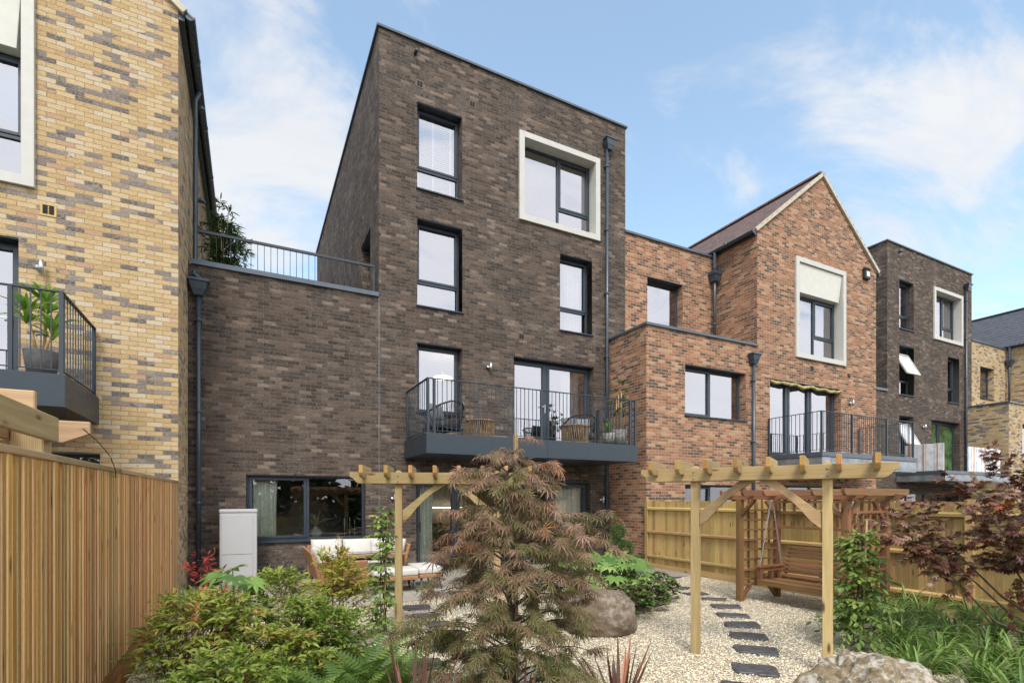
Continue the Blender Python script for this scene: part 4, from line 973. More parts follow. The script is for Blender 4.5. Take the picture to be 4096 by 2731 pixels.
def sofa():
    t = thing('corner_sofa', 'rattan corner sofa with cream seat cushions on the patio', 'sofa', (1.8, 10.2, .035))
    # back along the wall, left arm towards the viewer, right arm: outward-leaning rattan panels
    def pan(name, a, b, lean, z0, z1, th=.055, drop=0):
        a, b = Vector((*a, 0)), Vector((*b, 0)); l = Vector((*lean, 0)); d = (b-a).normalized(); n = Vector((d.y, -d.x, 0))
        m = MB(); i = 4; r = .3
        c = [a+Vector((0, 0, z0)), b+Vector((0, 0, z0)), b+n*th+Vector((0, 0, z0)), a+n*th+Vector((0, 0, z0)), a+l+Vector((0, 0, z1)), b+l+Vector((0, 0, z1-drop)), b+n*th+l+Vector((0, 0, z1-drop)), a+n*th+l+Vector((0, 0, z1))]
        m.hexa(c, r); return m.build(name, M['rattan'], t, bevel=.014)
    pan('backrest', (1.0, 10.74), (2.72, 10.74), (0, .10), .27, .80)
    pan('side_panel', (1.06, 9.12), (1.06, 10.72), (-.16, 0), .24, .80)
    pan('end_panel', (1.85, 9.05), (1.07, 9.06), (-.05, -.10), .26, .66, .05, 0)
    pan('armrest', (2.72, 10.74), (2.70, 9.98), (.14, .0), .27, .82)
    m = MB(); m.box(1.08, 2.70, 9.98, 10.72, .27, .33); m.box(1.08, 1.80, 9.12, 9.978, .27, .33); m.build('base', M['rattan'], t, bevel=.01)
    block_cushion('seat_cushion', M['cushion'], t, 1.10, 1.78, 9.13, 9.96, .335, .47)
    block_cushion('seat_cushion', M['cushion'], t, 1.10, 1.90, 9.99, 10.66, .335, .47)
    block_cushion('seat_cushion', M['cushion'], t, 1.92, 2.68, 9.99, 10.66, .335, .47)
    for x, y, a, b in ((1.12, 9.2, -.06, -.14), (1.72, 9.25, .02, -.12), (1.1, 10.6, -.05, .05), (2.6, 10.05, .06, -.03), (2.62, 10.62, .05, .05)): splayed_leg(t, x, y, a, b)
    g = 'back cushions on the rattan sofa'
    cushion('back_cushion', 'cream back cushion in the left corner of the rattan sofa', (1.35, 10.62, .72), (.60, .44, .20), (R(68), 0, 0), M['cushion'], group=g)
    cushion('back_cushion', 'cream back cushion in the middle of the rattan sofa back', (1.93, 10.60, .72), (.58, .42, .20), (R(68), 0, 0), M['cushion'], group=g)
    cushion('back_cushion', 'cream back cushion right of middle on the rattan sofa, behind the climber', (2.42, 10.58, .72), (.48, .42, .19), (R(68), 0, 0), M['cushion'], group=g)
    cushion('back_cushion', 'cream cushion leaning on the right arm of the rattan sofa', (2.63, 10.25, .72), (.52, .44, .19), (R(72), 0, R(-80)), M['cushion'], group=g)
    cushion('back_cushion', 'cream cushion leaning on the left side panel of the rattan sofa', (1.10, 9.85, .68), (.62, .40, .18), (R(64), 0, R(84)), M['cushion'], group=g)
sofa()
def ottoman(x0, x1, y0, y1, label):
    t = thing('footstool', label, 'footstool', ((x0+x1)/2, (y0+y1)/2, .035), 'cream topped rattan footstools in front of the sofa')
    m = MB(); m.box(x0, x1, y0, y1, .255, .325); m.build('base', M['rattan'], t, bevel=.012)
    block_cushion('seat_cushion', M['cushion'], t, x0-.005, x1+.005, y0-.005, y1+.005, .327, .45)
    for x, y, a, b in ((x0+.06, y0+.06, -.03, -.06), (x1-.08, y0+.06, .05, -.06), (x0+.06, y1-.06, -.03, .04), (x1-.08, y1-.06, .05, .04)): splayed_leg(t, x, y, a, b, .255)
ottoman(1.92, 2.72, 9.06, 9.56, 'wide cream footstool beside the pergola post, left of the small one')
ottoman(2.76, 3.22, 9.15, 9.95, 'small cream footstool at the right end of the sofa set, nearest the patio door')
def table():
    t = thing('garden_table', 'rattan edged table with black glass top in front of the sofa cushions', 'table', (2.1, 9.75, .035))
    m = MB(); m.box(1.52, 2.66, 9.58, 10.05, .655, .70); m.build('table_frame', M['rattan'], t, bevel=.012)
    for i in range(4):
        for j in range(2): m = MB(); m.box(1.54+.276*i, 1.54+.276*i+.272, 9.60+.216*j, 9.60+.216*j+.212, .702, .712); m.build('glass_tile', M['blackglass'], t)
    for x in (1.62, 2.56):
        for y in (9.66, 9.98): m = MB(); m.tube([(x, y, .655), (x, y, .037)], .018, 8); m.build('leg', M['leg'], t)
table()

# ------------------------------------------------------------------ balcony and terrace things
def wicker_chair(x, y, z, rz, label):
    t = thing('lounge_chair', label, 'chair', (x, y, z), 'dark lounge chairs on the dark house balcony', rz)
    L_ = dict(local=True)
    m = MB(); m.box(-.33, .33, -.32, .30, .17, .22); m.build('seat_frame', M['rope'], t, bevel=.01, **L_)
    m = MB(); m.box(-.30, .30, -.30, .27, .222, .34); o = m.build('seat_cushion', M['gcush'], t, **L_); b = o.modifiers.new('b', 'BEVEL'); b.width = .03; b.segments = 3
    m = MB(); arc = [(-.38, -.28, .52), (-.40, .0, .55), (-.36, .28, .66), (-.18, .40, .74), (0, .43, .76), (.18, .40, .74), (.36, .28, .66), (.40, 0, .55), (.38, -.28, .52)]
    m.tube(arc, .018, 8); m.build('arm_rail', M['rope'], t, **L_)
    m = MB(); A = [Vector(p) for p in arc]
    for k in range(44):
        q = k/43*(len(A)-1); i = min(int(q), len(A)-2); p = A[i].lerp(A[i+1], q-i); bx, by = p.x*.84, max(-.3, min(.29, p.y*.8)); m.tube([p, (bx, by, .2)], .006, 4)
    m.build('rope_weave', M['rope'], t, **L_)
    for a, b in ((-.3, -.28), (.3, -.28), (-.28, .27), (.28, .27)): m = MB(); m.tube([(a, b, .19), (a*1.12, b*1.12, .0)], .016, 8); m.build('leg', M['rope'], t, **L_)
    return t
wicker_chair(3.78, 10.75, 3.035, R(205), 'black rope lounge chair at the left end of the balcony')
cushion('scatter_cushion', 'dark grey cushion on the left balcony chair', (3.68, 10.92, 3.62), (.42, .42, .15), (R(70), 0, R(25)), M['gcush'])
wicker_chair(7.4, 10.85, 3.035, R(170), 'black rope lounge chair at the right end of the balcony, beside the plant pots')
cushion('scatter_cushion', 'grey cushion on the left of the right balcony chair', (7.25, 11.02, 3.58), (.44, .42, .15), (R(72), 0, R(-6)), M['gcush'])
cushion('scatter_cushion', 'pale grey cushion on the right of the right balcony chair', (7.62, 11.0, 3.58), (.42, .42, .15), (R(72), 0, R(-22)), plain('pale_grey_cushion', (.27, .28, .31), .95))
def drum(x, y, z, label):
    t = thing('drum_table', label, 'side table', (x, y, z), 'slatted drum tables on the balcony')
    m = MB(); m.lathe([(.33, .0), (.33, .02), (.31, .02)], n=32); m.build('base_ring', M['tan'], t, local=True)
    m = MB(); m.lathe([(.30, .40), (.34, .40), (.34, .425), (.325, .435)], n=32); m.build('table_top', M['tan'], t, local=True)
    m = MB()
    for k in range(48): a = 2*math.pi*k/48; m.bar((.325*math.cos(a), .325*math.sin(a), .02), (.325*math.cos(a+.1), .325*math.sin(a+.1), .405), .016, .010, (math.cos(a), math.sin(a), 0))
    m.build('slats', M['tan'], t, local=True)
drum(4.63, 10.7, 3.035, 'slatted wooden drum table on the balcony between the left window and patio door')
drum(6.98, 10.38, 3.035, 'slatted wooden drum table on the balcony in front of the right chair')

# ------------------------------------------------------------------ stones and gravel
def blob(name, mat, c, size, seed, rough=.12, flat=.75, sub=5, parent=None):
    import bmesh
    from mathutils import noise
    bm = bmesh.new(); bmesh.ops.create_icosphere(bm, subdivisions=sub, radius=1)
    o3 = Vector((seed*3.1, seed*1.7, seed*.9))
    for v in bm.verts:
        p = v.co.copy(); q = p.copy()
        k = 1+rough*2.0*noise.noise(p*1.1+o3)+rough*1.0*noise.noise(p*2.3+o3)+rough*.45*noise.noise(p*5+o3)+rough*.22*noise.noise(p*11+o3)+rough*.12*noise.noise(p*24+o3)
        for i in range(3): q[i] = math.copysign(abs(p[i])**flat, p[i])
        v.co = Vector((q.x*size[0]*k, q.y*size[1]*k, q.z*size[2]*k))
    bmesh.ops.recalc_face_normals(bm, faces=bm.faces)
    me = bpy.data.meshes.new(name); bm.to_mesh(me); bm.free(); me.materials.append(mat)
    for p in me.polygons: p.use_smooth = True
    return link(name, me, parent, c)
o = blob('boulder', M['boulder'], (4.02, 5.40, .235), (.46, .38, .29), 2.3, .07, .72); o.rotation_euler = (0, 0, R(-27))
tag(o, 'rounded brown boulder on the gravel beside the bronze maple', 'boulder')
o = blob('rock', M['rock'], (3.80, 2.07, .16), (.39, .31, .42), 5.2, .21, .82, 6); o.rotation_euler = (R(4), R(25), R(-27))
tag(o, 'large mossy grey rock at the bottom right corner, in front of the pergola post', 'rock')
import mathutils
def slab_stone(pts, label, group, th=.028):
    a = [Vector((*p, 0)) for p in pts]; c = sum(a, Vector())/len(a); a.sort(key=lambda p: math.atan2(p.y-c.y, p.x-c.x)); out = []
    for p, q in zip(a, a[1:]+a[:1]):
        n = max(2, int((q-p).length/.05)); d = (q-p).normalized(); nn_ = Vector((d.y, -d.x, 0))
        for k in range(n):
            e_ = p.lerp(q, k/n)+nn_*random.uniform(-.012, .012); 
            if k == 0: e_ = p.lerp(c, .06)
            out.append((e_.x, e_.y))
    m = MB(); n = len(out); top = [(x, y, th+random.uniform(-.003, .002)) for x, y in out]; bot = [(x+(x-c.x)*.05, y+(y-c.y)*.05, -.02) for x, y in out]; mid = [(x+(x-c.x)*.035, y+(y-c.y)*.035, th*.7) for x, y in out]
    vs = bot+mid+top; fs = [tuple(range(2*n, 3*n))]+[(r_*n+i, r_*n+(i+1) % n, (r_+1)*n+(i+1) % n, (r_+1)*n+i) for r_ in (0, 1) for i in range(n)]
    m.add(vs, fs); o = m.build('stepping_stone', M['slate']); tag(o, label, 'stepping stone', group); return out
RS = [[(8.17, 8.61), (7.98, 8.27), (8.33, 8.29), (8.44, 8.52)], [(7.08, 7.3), (7.25, 7.1), (7.51, 7.25), (7.36, 7.45)], [(6.9, 6.87), (6.93, 6.58), (7.26, 6.57), (7.31, 6.76)], [(6.77, 6.29), (7.06, 6.03), (7.21, 6.14), (6.92, 6.4)], [(6.56, 5.92), (6.43, 5.69), (6.74, 5.48), (6.94, 5.68)], [(6.17, 5.45), (6.01, 5.26), (6.33, 4.99), (6.47, 5.16)], [(5.8, 4.99), (5.61, 4.78), (5.96, 4.53), (6.16, 4.75)], [(5.4, 4.57), (5.21, 4.37), (5.5, 4.09), (5.71, 4.28)], [(4.96, 4.14), (4.78, 3.94), (5.05, 3.62), (5.29, 3.84)], [(4.4, 3.7), (4.2, 3.49), (4.44, 3.19), (4.68, 3.4)], [(3.88, 3.38), (3.62, 3.12), (3.85, 2.8), (4.1, 3.1)]]
RLAB = ['far end of the path by the board fence, beyond the red-budded shrubs', 'next to the red-budded shrubs, left of the pergola post', 'crossing behind the left pergola post', 'just right of the left pergola post, farthest out', 'in front of the arbour corner post', 'sixth along the right path, narrow and pointed', 'seventh along the right path, midway between post and swing', 'eighth along the right path, wide and ragged edged', 'second complete one from the bottom edge, between the pergola posts', 'nearest complete one, left of the mossy rock', 'cut by the bottom edge, left of the mossy rock']
LS = [[(2.16, 8.03), (2.09, 7.72), (2.47, 7.62), (2.55, 7.95)], [(2.12, 7.4), (2.09, 7.1), (2.35, 7.03), (2.5, 7.25)], [(2.13, 6.83), (2.09, 6.58), (2.38, 6.51), (2.45, 6.74)], [(2.09, 6.28), (2.07, 5.99), (2.36, 5.88), (2.45, 6.19)], [(1.77, 5.7), (1.73, 5.49), (2.1, 5.34), (2.16, 5.62)], [(1.34, 5.05), (1.51, 5.3), (1.79, 5.17), (1.72, 4.86)]]
LLAB = ['nearest the patio edge, right of the left pergola post', 'second from the patio, right of the pergola post', 'third from the patio, beside the maple', 'fourth from the patio, half hidden by the maple', 'fifth from the patio, behind the lower maple twigs', 'lowest left, among the bronze blades']
stones = []
for p, l in zip(RS, RLAB): stones.append(slab_stone(p, 'slate stepping stone '+l, 'slate stepping stones towards the swing'))
for p, l in zip(LS, LLAB): stones.append(slab_stone(p, 'slate stepping stone '+l, 'slate stepping stones towards the patio'))
stones.append(slab_stone([(1.6, 4.2), (1.5, 3.9), (1.8, 3.8), (1.95, 4.1)], 'slate stepping stone under the bronze maple, nearest the bottom edge', 'slate stepping stones towards the patio'))
def gravel():
    n = 290000
    d = 3.3+(13-3.3)*rng.random(n)**1.5; u = (rng.random(n)*2.1-1.05)*d; A = math.atan(1050/2064)
    x = math.cos(A)*u+math.sin(A)*d; y = -math.sin(A)*u+math.cos(A)*d
    k = (x > -.98) & (x < 8.8) & (y < 8.36) & (y > -1)
    for poly in stones:
        P = np.array(poly); c = P.mean(0); ins = rng.random(n) > .02; Q = (P-c)*.97+c
        for a, b in zip(Q, np.roll(Q, -1, 0)): ins &= ((b[0]-a[0])*(y-a[1])-(b[1]-a[1])*(x-a[0])) > 0
        k &= ~ins
    x, y = x[k], y[k]; n = len(x)
    base = np.array([(1, 0, 0), (-1, 0, 0), (0, 1, 0), (0, -1, 0), (0, 0, 1), (0, 0, -1)], float); fc = np.array([(0, 2, 4), (2, 1, 4), (1, 3, 4), (3, 0, 4), (2, 0, 5), (1, 2, 5), (3, 1, 5), (0, 3, 5)])
    sc = rng.uniform(.0055, .0105, (n, 1))*np.stack([rng.uniform(.8, 1.5, n), rng.uniform(.7, 1.1, n), rng.uniform(.45, .8, n)], 1)
    V = base[None]*sc[:, None]*(1+rng.uniform(-.28, .28, (n, 6, 1))); V += rng.uniform(-.25, .25, (n, 6, 3))*sc[:, None]
    a = rng.uniform(0, 6.283, n); ca, sa = np.cos(a)[:, None], np.sin(a)[:, None]; X = V[..., 0]*ca-V[..., 1]*sa; Y = V[..., 0]*sa+V[..., 1]*ca
    t = rng.normal(0, .35, (n, 1)); Z = V[..., 2]*np.cos(t)+X*np.sin(t)
    V = np.stack([X+x[:, None], Y+y[:, None], Z+rng.uniform(.002, .012, (n, 1))], 2).reshape(-1, 3)
    F = (fc[None]+(np.arange(n)*6)[:, None, None]).reshape(-1, 3); fb = FB(); fb.tri(V, F, np.repeat(rng.random(n), 8))
    o = fb.build('gravel', M['pebble']); tag(o, kind='stuff')
gravel()
fb = FB(); n = 260; x = rng.uniform(1.2, 8.2, n); y = rng.uniform(2.8, 8.2, n); up_ = np.tile([0, 0, 1.], (n, 1))+rng.normal(0, .3, (n, 3)); dd = rng.normal(size=(n, 3))*[1, 1, .15]
FALLEN = (np.array([(0, 0, 0), (.4, .2, .06), (.45, 0, 0), (.4, -.2, .06), (1, 0, .05)], float), np.array([(0, 2, 1), (0, 3, 2), (1, 2, 4), (2, 3, 4)]))
fb.scatter(FALLEN, np.stack([x, y, np.full(n, .032)], 1), dd, up_, rng.uniform(.018, .042, n), rng.random(n)); tag(fb.build('fallen_leaves', leafmat('fallen_leaf', [(0, (.18, .09, .03)), (.5, (.38, .20, .06)), (1, (.20, .20, .06))])), kind='stuff')

# ------------------------------------------------------------------ plants
def T(v, f): return np.array(v, float), np.array(f)
def lance(w=.16, fold=.05, droop=.12): return T([(0, 0, 0), (.38, w, fold), (.42, 0, 0), (.38, -w, fold), (.72, w*.72, fold*.4-droop*.4), (.74, 0, -droop*.45), (.72, -w*.72, fold*.4-droop*.4), (1, 0, -droop)],
    [(0, 2, 1), (0, 3, 2), (1, 2, 5), (1, 5, 4), (3, 5, 2), (3, 6, 5), (4, 5, 7), (5, 6, 7)])
def palmate(angs, lens, w, droop=.2, base=.05, web=0):
    v = []; f = []
    for a, l in zip(angs, lens):
        a = R(a); c, s = math.cos(a), math.sin(a); i = len(v); b = .0
        def P(x, y, z): v.append((c*x-s*y, s*x+c*y, z))
        P(0, 0, 0); P(l*.45, w*l, base*.5-droop*.2*l); P(l*.5, 0, base-droop*.25*l); P(l*.45, -w*l, base*.5-droop*.2*l); P(l, 0, base-droop*l*1.1)
        f += [(i, i+2, i+1), (i, i+3, i+2), (i+1, i+2, i+4), (i+2, i+3, i+4)]
    return T(v, f)
LACE = palmate((-100, -66, -33, 0, 33, 66, 100), (.5, .8, .97, 1, .97, .8, .5), .050, .38)
BROADM = palmate((-105, -66, -32, 0, 32, 66, 105), (.42, .72, .95, 1, .95, .72, .42), .17, .2)
FATS = palmate((-125, -88, -52, -17, 17, 52, 88, 125), (.62, .82, .95, 1, 1, .95, .82, .62), .155, .22, .06)
LANCE = lance(); OVAL = lance(.24, .05, .1); NARROW = lance(.085, .02, .1)
def frond(npair=20):
    v = []; f = []
    def pt(t): return np.array([t, 0, .34*t-.55*t*t])
    for k in range(1, npair+1):
        t = k/(npair+1); l = .26*math.sin(math.pi*min(1, .18+.82*t))**.8*(1-.35*t); p = pt(t); q = pt(min(1, t+.022))
        for s in (1, -1):
            i = len(v); tip = p+np.array([.10*l*2, s*l, -.10*l*2]); mid = (p+q)/2+(tip-p)*.5
            v += [p, q, mid+np.array([.016, 0, .004]), mid-np.array([.016, 0, -.004]), tip]; f += [(i, i+1, i+2), (i, i+2, i+3), (i+2, i+4, i+3)] if s > 0 else [(i, i+2, i+1), (i, i+3, i+2), (i+2, i+3, i+4)]
    for k in range(10):
        a, b = pt(k/10), pt((k+1)/10); i = len(v); w_ = .006; v += [a+[0, w_, 0], a-[0, w_, 0], b+[0, w_, 0], b-[0, w_, 0]]; f += [(i, i+1, i+2), (i+1, i+3, i+2)]
    return T(v, f)
FROND = frond()
def uv3(n): v = rng.normal(size=(n, 3)); return v/np.linalg.norm(v, axis=1, keepdims=True)

def spray(fb, tm, p0, p1, nleaf, size, r, t0=.3, sag=.1, out=.8, up=(0, 0, 1), droop=.25, jit=.35, rvar=.25):
    """leaves set alternately along a bowed twig from p0 to p1; returns the twig"""
    p0, p1 = np.array(p0, float), np.array(p1, float); d = p1-p0; L_ = np.linalg.norm(d); bow = np.array([0, 0, sag*L_])
    C = lambda t: p0+d*t[:, None]+bow*(4*t*(1-t))[:, None]
    t = t0+(1-t0)*(np.arange(nleaf)+rng.random(nleaf)*.6)/nleaf; t = np.clip(t, 0, 1); P = C(t); tg = d/L_
    sd_ = np.cross(tg, up); sd_ = sd_/max(1e-6, np.linalg.norm(sd_)); sg = np.where(np.arange(nleaf) % 2, 1, -1)[:, None]
    D = tg*.7+sd_*sg*out+rng.normal(0, jit, (nleaf, 3))-np.array([0, 0, droop]); D[-1] = tg+rng.normal(0, .2, 3)-np.array([0, 0, droop])
    Nm = np.array(up)+rng.normal(0, .35, (nleaf, 3))
    fb.scatter(tm, P, D, Nm, size*rng.uniform(.7, 1.2, nleaf), np.clip(r+rng.uniform(-rvar, rvar, nleaf), 0, 1))
    return [tuple(C(np.array([q]))[0]) for q in (0, .33, .66, 1)]

def shrub(name, label, cat, base, rx, h, nspray, nleaf, size, tm, lm, sm, group=None, low=.12, ncane=6, rbase=.35, tiptint=.3, stem_r=.006, lean=(0, 0), droop=.25, sag=.12, flower=None):
    t = thing(name, label, cat, (*base, 0), group); B = np.array([*base, 0.]); fb = FB(); mb = MB(); canes = []
    for k in range(ncane):
        a = 2*math.pi*k/ncane+random.uniform(-.3, .3); q = random.uniform(.1, .45)*rx; top = B+np.array([math.cos(a)*q+lean[0]*.6, math.sin(a)*q+lean[1]*.6, h*random.uniform(.65, .92)]); b0 = B+np.array([math.cos(a)*.05, math.sin(a)*.05, 0])
        mb.tube([b0, b0*.5+top*.5+np.array([math.cos(a), math.sin(a), 0])*.02, top], [stem_r*1.4, stem_r, stem_r*.6], 5); canes.append((b0, top))
    for k in range(nspray):
        b0, top = canes[k % ncane]; q = low+(1-low)*((k+random.random())/nspray)**.8; p0 = b0*(1-q)+top*q
        a = random.uniform(0, 6.283); zz = q+random.uniform(-.05, .15); rr = rx*math.sqrt(max(.06, 1-(max(0, zz-.35)/.68)**2))*random.uniform(.75, 1.12)*(.72+.28*min(1, zz/.3))
        p1 = B+np.array([lean[0]*q+math.cos(a)*rr, lean[1]*q+math.sin(a)*rr, h*min(1.08, zz+random.uniform(.0, .12))])
        tw = spray(fb, tm, p0, p1, nleaf, size, rbase+tiptint*q*random.random(), .35, sag, droop=droop)
        if k % 3 == 0: mb.tube(tw, [stem_r*.6, stem_r*.5, stem_r*.4, stem_r*.25], 4, caps=False)
    fb.build('foliage', lm, t); mb.build('stems', sm, t, recalc=False)
    if flower:
        ff = FB(); fm = MB()
        for (fx, fy, fz, fl) in flower:
            fm.tube([(B[0], B[1], h*.7), (fx, fy, fz-fl)], .004, 4); n = 70; q = rng.random(n); P = np.stack([fx+rng.normal(0, .045, n)*(1.1-q), fy+rng.normal(0, .045, n)*(1.1-q), fz-fl+fl*q], 1); ff.scatter(OVAL, P, uv3(n), uv3(n), np.full(n, .018), rng.random(n))
        tag(ff.build('flower_head', M['lf_dry'], t), kind='stuff'); fm.build('flower_stalk', M['stem'], t, recalc=False)
    return t
G1_ = 'nandina shrubs in the left bed'
shrub('nandina_shrub', 'tall golden yellow nandina with a dry flower spike, in front of the sofa', 'shrub', (.86, 5.95), .44, 1.04, 105, 15, .08, LANCE, M['lf_gold'], M['stem'], G1_, rbase=.3, ncane=5, flower=[(.86, 5.85, 1.32, .17)], low=.25)
shrub('nandina_shrub', 'broad green and bronze nandina in front of the grey cabinet', 'shrub', (.28, 5.55), .52, .92, 150, 15, .07, LANCE, M['lf_nandina'], M['stem'], G1_, rbase=.35, flower=[(.33, 5.5, 1.0, .12)])
shrub('nandina_shrub', 'large green nandina with pinkish new leaves, beside the slatted fence', 'shrub', (-.28, 4.95), .58, .86, 170, 15, .072, LANCE, M['lf_nandina'], M['stem'], G1_, rbase=.40, tiptint=.45)
shrub('nandina_shrub', 'bright crimson nandina beside the slatted fence, behind the big leaves', 'shrub', (-.42, 5.95), .27, 1.06, 14, 8, .07, LANCE, M['lf_crimson'], M['stem'], G1_, rbase=.4, ncane=4, low=.8)
shrub('nandina_shrub', 'fresh green low nandina nearest the slatted fence foot', 'shrub', (-.18, 3.95), .48, .62, 130, 15, .066, LANCE, M['lf_nandina'], M['stem'], G1_, rbase=.28, tiptint=.2)
shrub('nandina_shrub', 'low dark green nandina below the golden one', 'shrub', (.75, 5.2), .46, .58, 120, 14, .068, LANCE, M['lf_nandina'], M['stem'], G1_, rbase=.22, tiptint=.25)
shrub('nandina_shrub', 'low red tinged nandina in the middle of the left bed', 'shrub', (.25, 4.6), .46, .58, 110, 14, .066, LANCE, M['lf_nandina'], M['stem'], G1_, rbase=.36, tiptint=.45)
shrub('nandina_shrub', 'mid green nandina filling between the fence and the golden one, with few red tips', 'shrub', (.50, 5.05), .50, .72, 140, 15, .068, LANCE, M['lf_nandina'], M['stem'], G1_, rbase=.25, tiptint=.35)
shrub('nandina_shrub', 'green nandina right against the slatted fence below the crimson one', 'shrub', (-.55, 5.3), .40, .80, 100, 15, .068, LANCE, M['lf_nandina'], M['stem'], G1_, rbase=.28, tiptint=.5)
def fern(x, y, n, L_, label):
    fb = FB(); a = np.linspace(0, 6.283, n, endpoint=False)+rng.uniform(-.3, .3, n); el_ = rng.uniform(.35, 1.0, n)
    D = np.stack([np.cos(a)*np.cos(el_), np.sin(a)*np.cos(el_), np.sin(el_)], 1); P = np.stack([x+np.cos(a)*.02, y+np.sin(a)*.02, np.full(n, .03)], 1)
    fb.scatter(FROND, P, D, np.tile([0, 0, 1.], (n, 1))+rng.normal(0, .12, (n, 3)), L_*rng.uniform(.75, 1.15, n), rng.random(n))
    o = fb.build('fern', M['lf_fern']); tag(o, label, 'fern', 'ferns along the front of the left bed')
for a in ((.25, 4.0, 17, .62, 'light green fern at the front left, beside the low green nandina'), (.68, 4.05, 18, .62, 'green fern at the bottom edge, middle of the left bed'), (1.02, 4.35, 18, .60, 'green fern at the front of the left bed, left of the bronze blades'), (1.15, 4.85, 16, .52, 'spreading fern at the right end of the left bed'), (.0, 3.62, 15, .5, 'dark fern in the bottom left corner near the fence foot'), (.42, 4.3, 16, .60, 'fern among the red tinged nandina leaves, middle of the left bed'), (.82, 4.6, 16, .56, 'bright fern below the low dark green nandina')): fern(*a)
def fatsia(label, base, h, n, sz, spread, group=None):
    t = thing('fatsia_shrub', label, 'shrub', (*base, 0), group); fb = FB(); mb = MB()
    for k in range(n):
        a = k*2.4+random.uniform(-.3, .3); q = (k+.5)/n; rr = spread*math.sqrt(q)*random.uniform(.7, 1.15); z = h*(1.02-.62*q*q)*random.uniform(.82, 1.05)
        p = Vector((base[0]+math.cos(a)*rr, base[1]+math.sin(a)*rr, z)); r0 = Vector((base[0]+math.cos(a)*.04, base[1]+math.sin(a)*.04, h*.35*random.random()))
        mb.tube([r0, r0.lerp(p, .55)+Vector((0, 0, .07)), p], [.010, .007, .005], 6)
        D = np.array([[math.cos(a), math.sin(a), -.25+random.uniform(-.3, .2)]]); Nn = np.array([[math.cos(a)*.35-.1, math.sin(a)*.35-.35, 1]])+rng.normal(0, .22, (1, 3))
        fb.scatter(FATS, np.array([list(p)]), D, Nn, [sz*random.uniform(.7, 1.15)], [random.random()])
    fb.build('foliage', M['lf_fatsia'], t); mb.build('stems', M['gstem'], t, recalc=False)
fatsia('glossy big-leaved fatsia beside the slatted fence, in front of the crimson shrub', (-.10, 5.45), 1.0, 18, .20, .30)
GF = 'big leaved fatsia shrubs behind the boulder'
fatsia('big glossy fatsia behind the boulder, beside the red-budded shrubs', (5.35, 6.75), .78, 42, .23, .55, GF)
fatsia('light green fatsia behind the bronze maple branches', (4.75, 7.0), .86, 34, .22, .5, GF)
fatsia('big leaved fatsia below the clipped topiary, right of the others', (5.95, 7.15), .72, 34, .22, .45, GF)
def skimmia(label, base, rx, h):
    t = thing('skimmia_shrub', label, 'shrub', (*base, 0), 'red budded low shrubs behind the boulder'); fb = FB(); bud = FB(); mb = MB()
    n = 95; a = rng.uniform(0, 6.283, n); e_ = np.arcsin(rng.random(n)**.8); P = np.stack([base[0]+rx*np.cos(a)*np.cos(e_), base[1]+rx*np.sin(a)*np.cos(e_), .06+h*np.sin(e_)], 1)*1.0
    for p, aa, ee in zip(P, a, e_):
        m_ = 13; ang = rng.uniform(0, 6.283)+np.arange(m_)*2.4; D = np.stack([np.cos(ang), np.sin(ang), rng.uniform(.1, .8, m_)], 1)+np.array([math.cos(aa)*.5, math.sin(aa)*.5, 0])
        fb.scatter(OVAL, np.tile(p, (m_, 1)), D, np.tile([0, 0, 1.], (m_, 1))+rng.normal(0, .3, (m_, 3)), rng.uniform(.05, .085, m_), np.clip(rng.normal(.5, .3, m_), 0, 1))
        if random.random() < .55: q = 14; bud.scatter(OVAL, p+np.array([0, 0, .03])+rng.normal(0, .014, (q, 3)), uv3(q), uv3(q), np.full(q, .016), rng.random(q))
        mb.tube([(base[0], base[1], .0), tuple(p)], .004, 4, caps=False)
    fb.build('foliage', M['lf_skim'], t); tag(bud.build('buds', M['lf_bud'], t), kind='stuff'); mb.build('stems', M['bark'], t, recalc=False)
skimmia('low red-budded skimmia right behind the boulder', (4.95, 5.95), .34, .36); skimmia('low red-budded skimmia between the boulder and the first stepping stones', (5.5, 6.2), .36, .38)
skimmia('low red-budded skimmia at the right end, beside the stepping stones', (6.15, 6.65), .36, .38)
def topiary():
    t = thing('topiary', 'small clipped pompom topiary against the orange brick bay', 'topiary', (6.52, 8.15, 0)); mb = MB(); mb.tube([(6.55, 8.1, 0), (6.5, 8.15, .5), (6.52, 8.15, 1.05)], .018, 8); mb.build('trunk', M['bark'], t)
    for c, r in (((6.52, 8.17, 1.06), .15), ((6.44, 8.19, .80), .16), ((6.64, 8.07, .74), .15), ((6.62, 8.1, .52), .17)):
        fb = FB(); n = 1500; d = uv3(n); fb.scatter(LANCE, np.array(c)+d*r*rng.uniform(.55, 1.0, (n, 1)), d+rng.normal(0, .5, (n, 3)), uv3(n), rng.uniform(.02, .045, n), rng.random(n)); fb.build('pompom', M['lf_topiary'], t)
topiary()

